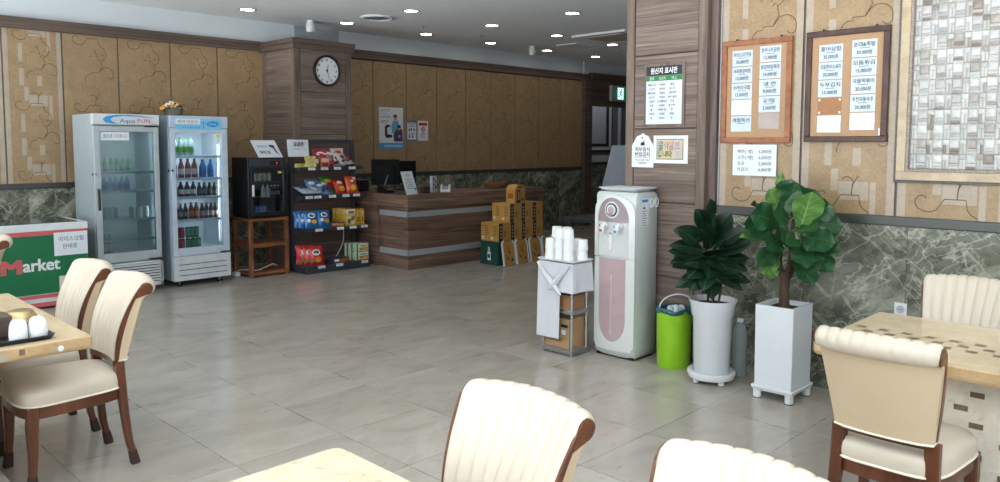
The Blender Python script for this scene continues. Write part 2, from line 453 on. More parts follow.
def scroll_motif():
    L = []
    L.append([(.155+(.018+.0068*i)*math.cos(math.radians(40+34*i)), .565+(.018+.0068*i)*math.sin(math.radians(40+34*i))) for i in range(8)]+[(.185, .497), (.225, .51), (.265, .575), (.375, .575), (.385, .515)])
    L.append([(.385, .515)]+arc(.375, .41, .085, 70, -75, 10))
    L.append([(.40, .33), (.415, .27), (.375, .20), (.30, .20)]+arc(.29, .12, .06, 80, 200, 8))
    L.append([(.375, .20)]+arc(.46, .19, .075, 150, 10, 9)+arc(.505, .17, .03, 20, -160, 6))
    for a, r, t in ((.33, .43, 40), (.355, .40, 120), (.31, .38, 200), (.36, .36, 80), (.40, .39, 10), (.37, .33, 30)):
        c = math.radians(t); L.append([(a+math.cos(c)*k*.03, r+math.sin(c)*k*.03+.008*math.sin(k*PI)) for k in (0, .33, .66, 1)])
    L.append([(.33, .575), (.335, .64)]); L.append(arc(.30, .65, .04, -30, 140, 7)); L.append([(.335, .64), (.37, .70)])
    return L
MOTIF = scroll_motif()
def wall_panel(parent, o, u, wd, z0, z1, pale):
    """one papered wall panel with its embossed scroll figure; o at floor level, u along the wall"""
    b = MB(); w = Z; o = Vector(o)
    b.slab(o, u, w, 0.008, wd-0.008, z0, z1, 0.012, WPAPER)
    fr = o+u.cross(w)*0.012; k = wd/0.59
    if pale:
        for a, c in ((0.008, 0.055), (0.535, 0.582)): b.slab(fr, u, w, a*k, c*k, z0, z1, 0.0006, WPALE)
    z = z0-0.46
    rects = ((.155, .20, .02, .20), (.155, .195, .27, .46), (.25, .43, .545, .66), (.44, .475, .40, .66), (.2, .245, .60, .74), (.33, .38, .02, .13)) if pale else ()
    while z < z1:
        for x0, x1, a, c in rects:
            a, c = max(z+a, z0), min(z+c, z1)
            if c > a: b.slab(fr, u, w, x0*k, x1*k, a, c, 0.0007, WPALE)
        for pl in MOTIF:
            q = [(x*k, y+z) for x, y in pl if z0 < y+z < z1]
            if len(q) > 1: b.ribbon(q, 0.0062, fr, u, w, 0.0013, WLINE)
        z += 0.74
    return b.build('panel', parent)

# back wall ---------------------------------------------------------
mb = MB()
mb.bx(-2.6, 12.02, YB, YB+0.15, 0, ZC, SOFFIT)
mb.bx(-2.6, 12.02, YB-0.02, YB, 0, ZM, MARBLE)
mb.bx(-2.6, 12.02, YB-0.004, YB, ZM, ZP+0.05, WSEAM)
wb = struct(mb.build('wall_back'))
xs = [-2.0+0.593*i for i in range(8)]
xs = [2.153-0.593*i for i in range(7, 0, -1)]+[2.153, 2.722, 3.303, 3.898, 4.484, 5.11]
for a, c in zip(xs[:-1], xs[1:]): wall_panel(wb, (a, YB-0.004, 0), X, c-a, ZL, ZP, c < 3)
xs = [5.92, 6.255, 6.872, 7.495, 8.11, 8.735, 9.33, 9.93, 10.545, 11.155, 11.82]
for a, c in zip(xs[:-1], xs[1:]): wall_panel(wb, (a, YB-0.004, 0), X, c-a, ZL, ZP, False)
mb = MB(); mb.bx(-2.6, 11.84, YB-0.035, YB, ZM, ZL, mat('dark_stone_ledge', '#3b3f3b', 0.3)); struct(mb.build('trim_1', bevel=0.006))
mb = MB()
mb.bx(-2.6, 5.11, YB-0.05, YB, ZP-0.015, ZK-.025, CROWN); mb.bx(-2.6, 5.11, YB-0.062, YB, ZP+0.06, ZK-.025, CROWN)
mb.bx(5.92, 12.02, YB-0.05, YB, ZP+0.015, ZK+0.01, CROWN); mb.bx(5.92, 12.02, YB-0.062, YB, ZP+0.09, ZK+0.01, CROWN)
struct(mb.build('trim_2', bevel=0.004))

# pillar that carries the clock ---------------------------------------
mb = MB(); x0, x1, yf = 5.11, 5.92, 8.60
mb.bx(x0, x1, yf, YB, 0, 2.79, GROOVE)
for za, zb in ((0.0, 0.62), (0.626, 1.16), (1.166, 1.70), (1.706, 2.232), (2.238, 2.79)):
    mb.bx(x0+0.075, x1-0.075, yf-0.012, yf, za, zb, PLANK)
    mb.bx(x0-0.012, x0, yf+0.075, YB-0.11, za, zb, PLANK); mb.bx(x1, x1+0.012, yf+0.075, YB, za, zb, PLANK)
for a in (x0-0.018, x1-0.068): mb.bx(a, a+0.086, yf-0.018, yf+0.07, 0, 2.79, STILE)
mb.bx(x0-0.018, x0, YB-0.105, YB, 0, 2.79, STILE)
mb.bx(x0-0.045, x1+0.045, yf-0.045, YB, 2.765, 2.89, CROWN); mb.bx(x0-0.06, x1+0.06, yf-0.06, YB, 2.83, 2.89, CROWN)
mb.bx(5.59, 6.30, YB-0.004, YB, 2.88, ZC, mat('soffit_shade_grey', '#9fa5a9', .9, var=.02))  # darker shading of the soffit, put into the colour of a thin sheet
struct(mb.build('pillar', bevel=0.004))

# right wall ----------------------------------------------------------
mb = MB()
mb.bx(XR, XR+0.15, -2.6, 2.80, 0, ZC, SOFFIT)
mb.bx(XR-0.02, XR, -2.6, 2.80, 0, ZM, MARBLE)
mb.bx(XR-0.004, XR, -2.6, 2.74, ZM, ZC, WSEAM)
wr = struct(mb.build('wall_right'))
ys = [2.735, 2.147, 1.556, 0.965, 0.374, -0.217, -0.808, -1.4, -2.0, -2.59]
for a, c in zip(ys[:-1], ys[1:]): wall_panel(wr, (XR-0.004, a, 0), -Y, a-c, ZL, ZC-0.002, True)
mb = MB(); mb.bx(XR-0.035, XR, -2.6, 2.76, ZM, ZL, mat('dark_stone_ledge', '#3b3f3b', 0.3)); struct(mb.build('trim_3', bevel=0.006))
# plank pillar at the end of the right wall
mb = MB(); xf, ya, yb = 4.95, 2.81, 3.474
mb.bx(xf, 5.60, ya, yb, 0, ZC-0.001, GROOVE)
for za, zb in ((0.0, 0.60), (0.606, 1.15), (1.156, 1.70), (1.706, 2.245), (2.251, 2.79), (2.796, ZC-0.001)):
    mb.bx(xf-0.014, xf, ya+0.07, yb-0.06, za, zb, PLANK)
mb.bx(xf-0.02, xf+0.03, yb-0.055, yb+0.016, 0, ZC-0.001, STILE)
mb.bx(xf-0.02, xf+0.03, ya-0.004, ya+0.066, 0, ZC-0.001, STILE)
mb.bx(xf+0.03, XR, ya-0.06, ya, 0, ZC-0.001, wood('dark_stile', '#4d3f3a', '#7d6c65', (22, 22, 1.4), 0.55))
mb.bx(xf+0.03, 5.6, yb, yb+0.012, 0, ZC-0.001, PLANK)
struct(mb.build('pillar', bevel=0.004))

# passage beyond the panelled wall -------------------------------------
mb = MB()
mb.bx(11.80, 12.03, YB-0.10, YB+0.2, 0, 2.83, CROWN)
mb.bx(11.86, 11.95, YB-0.02, YB+0.1, ZK+0.01, ZC, SOFFIT)
mb.bx(12.03, 16.4, YB-0.06, YB+0.10, 2.34, 2.86, CROWN); mb.bx(12.03, 16.4, YB-0.09, YB+0.10, 2.86, 2.97, CROWN); mb.bx(12.03, 16.4, YB, YB+0.1, 2.97, ZC, SOFFIT)
mb.bx(14.9, 15.1, YB-0.06, YB+0.1, 0, 2.34, CROWN)
struct(mb.build('wall_passage', bevel=0.004))
mb = MB(); yf = 10.8
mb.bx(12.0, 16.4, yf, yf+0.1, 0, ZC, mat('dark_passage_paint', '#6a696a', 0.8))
mb.bx(12.0, 16.4, yf-0.02, yf, 0, 1.13, MARBLE); mb.bx(12.0, 16.4, yf-0.04, yf, 1.13, 1.17, mat('dark_stone_ledge', '#3b3f3b', 0.3))
for i in range(9): mb.bx(12.0+0.5*i, 12.49+0.5*i, yf-0.02, yf, 1.18, 1.33, mat('pale_tile', '#b8bcc0', 0.4))
for a, c, col, d in ((12.6, 14.72, '#2f2a28', .02), (12.66, 14.66, '#c4c6c8', .03), (12.75, 14.55, '#2f2a28', .04), (12.82, 14.43, '#a0a4a9', .05)):
    mb.bx(a, c, yf-d, yf, 1.40+(a-12.6)*0.9, 2.60, mat('passage_band_'+col[1:], col, 0.5))
mb.bx(14.95, 15.02, yf-0.05, yf, 1.2, 2.6, mat('pale_tile', '#b8bcc0', 0.4))
struct(mb.build('wall_far', bevel=0.003))
mb = MB(); mb.bx(16.4, 16.5, -2.6, 10.9, 0, ZC, CROWN); struct(mb.build('wall_end'))
mb = MB(); mb.bx(5.60, 16.4, 2.70, 2.80, 0, ZC, SOFFIT); struct(mb.build('wall_inner'))

# window walls behind and to the left of the camera (they bring in the daylight)
FRAMEW = mat('window_frame_white', '#d9dcde', 0.4)
PANE = glass('window_glass', '#f4f8fa', 0.2)
def window_wall(name, o, u, length, wins):
    b = MB(); o = Vector(o); n = u.cross(Z)
    b.slab(o, u, Z, 0, length, 0, 0.55, -0.15, SOFFIT); b.slab(o, u, Z, 0, length, 2.75, ZC, -0.15, SOFFIT)
    e = [0]+[q for a, c in wins for q in (a, c)]+[length]
    for a, c in zip(e[::2], e[1::2]):
        if c-a > 0.001: b.slab(o, u, Z, a, c, 0.55, 2.75, -0.15, SOFFIT)
    struct(b.build(name))
    for i, (a, c) in enumerate(wins):
        f = MB(); q = o-n*0.08
        for x0, x1, z0, z1 in ((a, c, .55, .61), (a, c, 2.69, 2.75), (a, a+.05, .61, 2.69), (c-.05, c, .61, 2.69), ((a+c)/2-.03, (a+c)/2+.03, .61, 2.69)):
            f.slab(q, u, Z, x0, x1, z0, z1, -0.06, FRAMEW)
        w_ = struct(f.build('window_%d' % (window_wall.k+1))); window_wall.k += 1
        g = MB(); g.slab(q-n*0.03, u, Z, a+.05, c-.05, .61, 2.69, -0.006, PANE); g.build('pane', w_)
window_wall.k = 0
window_wall('wall_left', (-2.5, -2.6, 0), Y, 13.8, [(0.2+2.0*i, 1.85+2.0*i) for i in range(6)])
window_wall('wall_front', (XR+0.15, -2.5, 0), -X, XR+0.15+2.6, [(1.2, 3.05), (3.4, 5.25), (5.6, 7.45)])

# ------------------------------------------------------------------ chairs and tables
LEATHER = m_leather('cream_leather', '#cbbfae')
LEATHERB = m_leather('beige_leather_back', '#cdb899')
CHAIRW = wood('reddish_chair_wood', '#432314', '#70412a', (16, 16, 3), 0.28, obj=True, bump=0.05)
SOCK = mat('brown_felt', '#3a2a22', 0.95)
PIPE = mat('cream_piping', '#efe6d4', 0.4)

def chair(name, label, loc, rot, group):
    T = thing(name, label, 'chair', (0, 0, 0), 0, group)
    kw = dict(local=True)
    # seat cushion
    def outline(s, n=40):
        P = []
        for j in range(n):
            a = 2*PI*j/n; c, d = math.cos(a), math.sin(a)
            ex = 0.42
            px = math.copysign(abs(c)**ex, c); py = math.copysign(abs(d)**ex, d)
            x = 0.025+0.235*px*s+(0.012*(1-py*py) if px > 0 else 0)
            hw = 0.238-0.045*(0.5-0.5*px)
            P.append((x, py*hw*s))
        return P
    b = MB()
    prof = [(0.93, .385), (0.985, .392), (1.0, .41), (1.0, .432), (0.985, .452), (0.93, .468), (0.80, .478), (0.55, .485), (0.25, .488), (0.02, .489)]
    b.rings([[V(x, y, z) for x, y in outline(s)] for s, z in prof], LEATHER)
    b.build('seat', T, **kw)
    b = MB(); o = outline(1.0); b.tube([V(x, y, .396) for x, y in o+o[:1]], 0.005, PIPE, 6); b.build('piping', T, **kw)
    b = MB(); b.rings([[V(x, y, z) for x, y in outline(s)] for s, z in ((.94, .335), (.965, .34), (.965, .388))], CHAIRW); b.build('seat_rail', T, **kw)
    # legs
    for sy in (-1, 1):
        b = MB(); pts = [(.215, sy*.198, .388), (.222, sy*.2, .30), (.222, sy*.2, .18), (.228, sy*.203, .07)]
        b.tube(pts, [.026, .024, .019, .0155], CHAIRW, sq=(1, 1)); L = b.build('leg', T, **kw)
        b = MB(); b.tube([(.228, sy*.203, .075), (.231, sy*.204, .03), (.234, sy*.206, 0.0)], [.0175, .0195, .0205], SOCK, sq=(1, 1)); b.build('felt_sock', L, **kw)
        b = MB(); pts = spline([(-.170, sy*.162, .52), (-.178, sy*.166, .40), (-.186, sy*.172, .27), (-.200, sy*.178, .13), (-.214, sy*.182, .065)], 4)
        b.tube(pts, [.0225-.0075*i/(len(pts)-1) for i in range(len(pts))], CHAIRW, sq=(1.15, .95)); L = b.build('leg', T, **kw)
        b = MB(); b.tube([(-.213, sy*.182, .07), (-.221, sy*.183, .03), (-.226, sy*.184, 0.0)], [.017, .0195, .0205], SOCK, sq=(1, 1)); b.build('felt_sock', L, **kw)
    # backrest: channelled front that rolls over the top into a scroll, smooth back
    def cx(z): t = (z-.52)/.35; return -.172-.062*t-.066*t*t
    front = [(cx(z)+.012+.010*math.sin(PI*min(1, (z-.52)/.30)), z) for z in [.525+.338*i/14 for i in range(15)]]
    rx, rz, rr = cx(.883)-.032, .876, .044
    roll = [(rx+rr*math.cos(math.radians(a)), rz+rr*math.sin(math.radians(a))) for a in range(18, 236, 14)]
    back = [(cx(z)-.060-.012*math.sin(PI*(z-.52)/.30), z) for z in [.829-.304*i/9 for i in range(10)]]
    def hw(z): t = min(1, max(0, (z-.52)/.36)); return .166+.044*t**1.1
    def pt(x, z, u, d, wrap=1.0):
        y = u*hw(z); bow = .045*u*u*(0.35+0.65*min(1, max(0, (z-.52)/.3)))*wrap
        return V(x+bow, y, z-.009*u*u*max(0, (z-.78)/.12)+0.0)
    b = MB(); NU = 54; NC = 9
    prof = front+roll
    def fpt(i, j):
        x, z = prof[i]; u = -1+2*j/NU
        a, c = prof[max(i-1, 0)], prof[min(i+1, len(prof)-1)]
        tx, tz = c[0]-a[0], c[1]-a[1]; q = math.hypot(tx, tz); nx, nz = tz/q, -tx/q
        k = abs(math.sin(PI*NC*(u+1)/2))**0.30
        d = (.0068*k-.0045)*min(1, i/2.0)*min(1, (len(prof)-1-i)/3.0)
        e = max(0.0, (abs(u)-.93)/.07); d -= .005*e*e
        return pt(x+nx*d, z+nz*d, u, d)
    vs = [fpt(i, j) for i in range(len(prof)) for j in range(NU+1)]
    fs = [(i*(NU+1)+j, i*(NU+1)+j+1, (i+1)*(NU+1)+j+1, (i+1)*(NU+1)+j) for i in range(len(prof)-1) for j in range(NU)]
    b.add(vs, fs, LEATHER, True)
    bk = b.build('backrest', T, angle=70, **kw)
    b = MB(); n2 = 16
    pb = [(roll[-1][0], roll[-1][1])]+back
    def bpt(i, j):
        x, z = pb[i]
        if j == 0 or j == n2:
            zz = min(z, .84); return pt(max(x, cx(zz)-.008), z, -1.015 if j == 0 else 1.015, 0)
        u = max(-1.015, min(1.015, -1.03+2.06*j/n2)) if 1 < j < n2-1 else (-1.03 if j == 1 else 1.03)
        e = max(0.0, (abs(u)-.80)/.23); return pt(x+.012*e*e, z, u, 0)
    vs = [bpt(i, j) for i in range(len(pb)) for j in range(n2+1)]
    fs = [(i*(n2+1)+j, i*(n2+1)+j+1, (i+1)*(n2+1)+j+1, (i+1)*(n2+1)+j) for i in range(len(pb)-1) for j in range(n2)]
    b.add(vs, fs, LEATHERB, True)
    b.tube([bpt(len(pb)-1, j)+V(-.002, 0, -.001) for j in range(n2+1)], .0045, PIPE, 6)
    b.build('back_panel', bk, **kw)
    # wood sides with the scroll end, bottom rail
    for sy in (-1, 1):
        b = MB(); poly = [(x-.006, z) for x, z in front]+[(rx+(x-rx)*.74, rz+(z-rz)*.74) for x, z in roll]+[(cx(z)-.012, z) for x, z in back]
        base = [pt(x, z, sy*.97, 0) for x, z in poly]; top = [pt(x, z, sy*1.0, 0)+V(0, sy*.006, 0) for x, z in poly]
        n = len(poly)
        mid = len(front); sp = [(front[i][0]+0, front[i][1]) for i in range(n) if i < mid]
        b.add(base+top, [(i, (i+1) % n, n+(i+1) % n, n+i) if sy < 0 else (n+i, n+(i+1) % n, (i+1) % n, i) for i in range(n)], CHAIRW)
        # side face as strips between the front run and the back run
        m_ = 12
        def samp(L, t):
            k = t*(len(L)-1); i = min(int(k), len(L)-2); f = k-i; return (L[i][0]*(1-f)+L[i+1][0]*f, L[i][1]*(1-f)+L[i+1][1]*f)
        fr_ = [(x-.006, z) for x, z in front]; bk_ = [(cx(z)-.012, z) for x, z in back[::-1]]
        A = [pt(*samp(fr_, i/m_), sy, 0)+V(0, sy*.006, 0) for i in range(m_+1)]; B = [pt(*samp(bk_, i/m_), sy, 0)+V(0, sy*.006, 0) for i in range(m_+1)]
        f = [(i, i+1, m_+1+i+1, m_+1+i) for i in range(m_)]
        b.add(A+B, f if sy > 0 else [q[::-1] for q in f], CHAIRW)
        sc = [pt(rx+rr*.74*math.cos(2*PI*k/24), rz+rr*.74*math.sin(2*PI*k/24), sy, 0)+V(0, sy*.006, 0) for k in range(24)]
        cap = [tuple(range(24))]; b.add(sc, cap if sy < 0 else [cap[0][::-1]], CHAIRW)
        sc2 = [p+V(0, sy*.0012, 0) for p in [pt(rx+rr*.56*math.cos(2*PI*k/24), rz+rr*.56*math.sin(2*PI*k/24), sy, 0)+V(0, sy*.006, 0) for k in range(24)]]
        b.rings([sc, sc2], CHAIRW, False, True, False, True)
        tp = [pt(front[-1][0]-.006, front[-1][1], sy, 0)+V(0, sy*.006, 0), pt(rx+rr*.78, rz+.012, sy, 0)+V(0, sy*.006, 0), pt(rx, rz-rr*.75, sy, 0)+V(0, sy*.006, 0), pt(cx(back[0][1])-.012, back[0][1], sy, 0)+V(0, sy*.006, 0)]
        b.add(tp, [(0, 1, 2, 3), (3, 2, 1, 0)], CHAIRW)
        b.build('side_frame', T, **kw)
    b = MB(); b.rings([[pt(-.172+dx, z, u, 0)+V(0, 0, 0) for dx, z in ((.012, .500), (.012, .528), (-.034, .528), (-.034, .500))] for u in [-1+.125*i for i in range(17)]], CHAIRW, False)
    b.build('back_rail', T, **kw)
    T.location = loc; T.rotation_euler = (0, 0, rot)
    return T
CG = 'cream channel-back dining chairs'
c0 = chair('dining_chair', 'cream dining chair seen from behind, tucked into the table by the green marble wall', (3.17, 0.935, 0), 0.0, CG)
dup(c0, (1.20, 1.375, 0), PI, 'cream dining chair with fluted white back facing the bare front table corner')
dup(c0, (1.20, 0.735, 0), PI-0.03, 'cream dining chair with only the top of its back showing at the bottom edge')
dup(c0, (1.165, 4.09, 0), PI, 'cream dining chair with seat and legs in view beside the cup tray table')
dup(c0, (1.175, 4.69, 0), PI+0.02, 'cream dining chair directly in front of the green ice cream freezer')
dup(c0, (1.11, 6.50, 0), PI, 'cream dining chair cut off by the left edge, overlapping the big red letter M')
dup(c0, (4.12, 1.00, 0), PI, 'cream dining chair between the inlaid table and the marble wall with the socket')

TTOP = m_beige_marble('beige_stone_top', '#c4b090', '#d3c1a2', '#96784e')
TTOPP = m_beige_marble('pale_stone_top', '#c2b79d', '#d0c6af', '#9a8258')
TEDGE = m_beige_marble('tan_stone_edge', '#b09168', '#c4a983', '#80633c', 0.3)
TILEB = mat('brown_mosaic_tile', '#6d5c49', 0.3, var=0.2)
TILEG = mat('grey_mosaic_tile', '#aaa391', 0.3, var=0.12)
PEDW = m_beige_marble('white_stone_pedestal', '#c9c1b2', '#e0d9cb', '#8f8272', 0.25)

def table(label, x0, x1, y0, y1, top, group, inlay, ped, round_=0.012):
    T = thing('stone_table', label, 'table', ((x0+x1)/2, (y0+y1)/2, 0), 0, group)
    b = MB()
    R = lambda i, z: [V(x, y, z) for x, y in rrect(x0+i, x1-i, y0+i, y1-i, round_, 4)]
    b.rings([R(.012, .688), R(0.004, .694), R(0, .705), R(0, .740), R(.002, .744), R(.006, .7455)], top if top is not TTOP else TEDGE, False, cap1=False)
    b.add(R(.006, .7455), [tuple(range(len(R(0, 0))))], top)
    zt = .7455
    for cx_, cy_, w, m in inlay: b.bx(cx_-w/2, cx_+w/2, cy_-w/2, cy_+w/2, zt-.004, zt+.0006, m)
    b.build('tabletop', T)
    px0, px1, py0, py1 = ped
    b = MB(); b.bx(px0, px1, py0, py1, .07, .688, PEDW)
    rnd = random.Random(3)
    z = .10; k = 0
    while z < .66:
        for s, face in ((0, px0), (1, px1)):
            y = py0+.03+(.055 if k % 2 else 0)
            while y < py1-.05:
                b.bx(face-.002 if s == 0 else face, face if s == 0 else face+.002, y, y+.05, z, z+.022, TILEB); y += .16
        for s, face in ((0, py0), (1, py1)):
            x = px0+.03+(.055 if k % 2 else 0)
            while x < px1-.05:
                b.bx(x, x+.05, face-.002 if s == 0 else face, face if s == 0 else face+.002, z, z+.022, TILEB); x += .16
        z += .062; k += 1
    b.build('pedestal', T)
    b = MB(); b.bx(px0-.06, px1+.06, py0-.06, py1+.06, 0, .07, PEDW); b.build('base', T, bevel=0.01)
    return T
TG = 'stone-topped dining tables'
rnd = random.Random(5)
inl = []
for r in range(3):
    for i in range(13):
        xx, yy = 3.545+r*.072, 1.27-i*.096-(.048 if r % 2 else 0)
        inl.append((xx, yy, .040, TILEB))
tr = table('beige stone table with a band of small dark inlay squares by the marble wall', 3.27, 4.09, -0.05, 1.325, TTOP, TG, inl, (3.42, 3.94, 0.20, 0.86))
tl = table('beige stone table carrying the black cup tray at the left edge', 0.34, 1.12, 3.60, 4.97, TTOP, TG, [], (0.52, 0.80, 3.86, 4.72))
tn = table('bare pale stone table of which one corner shows at the bottom edge', 0.40, 1.18, 0.42, 1.79, TTOPP, TG, [], (0.60, 0.98, 0.72, 1.48), 0.03)
table('beige stone table beyond the left edge beside the chair cut off there', 0.34, 1.12, 5.75, 7.10, TTOP, TG, [], (0.52, 0.80, 6.0, 6.85))
b = MB()
for i, (a, c) in enumerate(((.34, .42), (.43, .47), (.50, .60), (.62, .67), (.74, .80), (.84, .86))):
    b.bx(a, c, 3.598, 3.602, .698+.012*(i % 2), .725+.010*(i % 2), (TILEG, TILEB)[i % 2])
b.build('edge_tile', tl)
b = MB(); b.lathe([(.0, -.001), (.011, 0), (.0125, .004), (.010, .008), (.0, .009)], (.993, 3.6, .712), WHITE, 16, axis=(0, -1, 0)); b.build('cable_cap', tl)

# tray with cups on the left table -------------------------------------
zt = .7461
T = thing('serving_tray', 'black serving tray of cups at the near end of the left table', 'tray', (.80, 3.80, zt))
b = MB(); TR = mat('black_tray', '#1d1c22', 0.3)
o = rrect(.60, .995, 3.645, 3.97, .03, 4)
def ins(k): return rrect(.60+k, .995-k, 3.645+k, 3.97-k, max(.006, .03-k), 4)
b.rings([[V(x, y, z) for x, y in ins(k)] for k, z in ((.016, zt), (.004, zt+.016), (0, zt+.020), (.004, zt+.0215), (.010, zt+.016), (.018, zt+.005))], TR, cap1=True)
b.build('tray_body', T)
CUP = mat('white_porcelain', '#eef0f0', 0.15, var=0.01)
def cup(name, label, loc, group):
    T = thing(name, label, 'cup', (0, 0, 0), 0, group)
    b = MB(); b.lathe([(.034, 0), (.0355, .003), (.036, .02), (.0345, .045), (.029, .062), (.023, .068), (.0215, .066), (.0, .0655)], (0, 0, 0), CUP, 28); b.build('cup_body', T, local=True)
    b = MB(); b.lathe([(.020, .0655), (.0215, .0685), (.0195, .0705), (.017, .0675)], (0, 0, 0), CUP, 24, cap0=False, cap1=False); b.build('foot_ring', T, local=True)
    T.location = loc; return T
k0 = cup('tea_cup', 'upturned white cup on the tray, the nearest to the bronze bowl among the front pair', (.866, 3.715, zt+.005), 'upturned white cups on the tray')
dup(k0, (.945, 3.725, zt+.005), None, 'upturned white cup at the tray corner nearest the chair')
dup(k0, (.885, 3.795, zt+.005), None, 'upturned white cup behind the front left cup on the tray')
dup(k0, (.962, 3.805, zt+.005), None, 'upturned white cup behind the corner cup on the tray')
b = MB(); BRONZE = mat('pale_bronze', '#bba67c', 0.28, 0.8)
b.lathe([(.066, 0), (.0685, .003), (.0675, .018), (.062, .040), (.052, .052), (.030, .0545), (0, .0545)], (0, 0, 0), BRONZE, 32, cap1=False)
bw = b.build('bronze_bowl', local=True, loc=(0.975, 4.13, zt)); bw.rotation_euler = (0, 0, 0)
tag(bw, 'small upturned bronze coloured metal bowl behind the cups on the left table', 'bowl')
b = MB(); BRN = mat('dark_brown_lacquer', '#43332c', 0.35)
b.bx(.72, .86, 3.80, 3.93, zt+.005, zt+.09, BRN); b.bx(.715, .865, 3.795, 3.935, zt+.075, zt+.095, BRN)
tag(b.build('utensil_box', bevel=0.004), 'dark brown utensil box standing on the tray beside the white cups', 'box')

# ------------------------------------------------------------------ ice cream freezer
FRZW = mat('freezer_white', '#d5dbde', 0.35)
PINK = mat('faded_red_trim', '#c0595c', 0.45)
CREAM = mat('cream_plastic', '#dcdacd', 0.45)
x0, x1, y0, y1 = 1.02, 2.55, 8.235, 8.90
T = thing('chest_freezer', 'green and white ice cream chest freezer below the marble wall', 'freezer', ((x0+x1)/2, (y0+y1)/2, 0))
b = MB(); b.bx(x0, x1, y0, y1, .045, .70, FRZW); b.bx(x0+.02, x1-.02, y0+.03, y1, .01, .045, BLACK); b.build('body', T, bevel=0.006)
b = MB(); b.bx(x0, x1-.004, y0-.004, y0, .145, .705, GREEN); b.bx(x1, x1+.003, y0+.004, y1-.02, .145, .705, mat('grey_green_side', '#5d7a70', 0.5))
u, w = X, Z
o = V(0, y0-.004, 0)
b.text('M', o+V(1.887, 0, .362), u, w, .132, PINK, width=.155, bold=.05); b.text('arket', o+V(1.985, 0, .372), u, w, .118, WHITE, width=.31, align='L', bold=.03)
b.build('front_graphic', T)
b = MB()
b.bx(x0-.006, x1+.006, y0-.008, y1, .748, .815, FRZW); b.bx(x0-.004, x1+.005, y0-.010, y1, .705, .748, PINK); b.build('lid_rim', T, bevel=0.005)
b = MB(); b.bx(x0+.06, x1-.07, y0+.05, y1-.05, .8155, .824, glass('dark_lid_glass', '#5c6a66', 0.9, 0.08)); b.build('lid_glass', T)
b = MB(); b.bx(x0+.05, x1-.06, y0+.04, y1-.04, .8151, .8153, mat('frosted_stock', '#66706c', 0.6, var=.3)); b.build('inner_cover', T)
b = MB(); b.bx(x0, 2.30, y0-.009, y0-.002, .105, .138, PINK); b.bx(x0, x1, y0-.007, y0, .02, .062, PINK); b.build('trim_strip', T)
b = MB(); b.bx(2.285, 2.515, y0-.014, y0, .155, .30, CREAM); b.bx(2.31, 2.40, y0-.016, y0-.013, .22, .25, mat('dial_grey', '#a9b0a4', .5)); b.bx(2.31, 2.37, y0-.016, y0-.013, .19, .205, GREEN); b.build('control_panel', T, bevel=.004)
b = MB()
for i in range(3):
    for j in range(3): b.bx(2.31+.07*i, 2.36+.07*i, y0-.003, y0, .075+.02*j, .087+.02*j, mat('vent_grey', '#9aa0a4', .6))
b.build('vent', T)
b = MB(); o = V(2.40, y0-.0105, .612); b.slab(o, X, Z, -.15, .148, -.113, .113, .001, PAPERW)
b.text('아이스크림', o+V(0, -.0015, .028), X, Z, .040, INK, width=.22); b.text('판매중', o+V(-.01, -.0015, -.045), X, Z, .040, INK, width=.13); b.build('paper_sign', T)

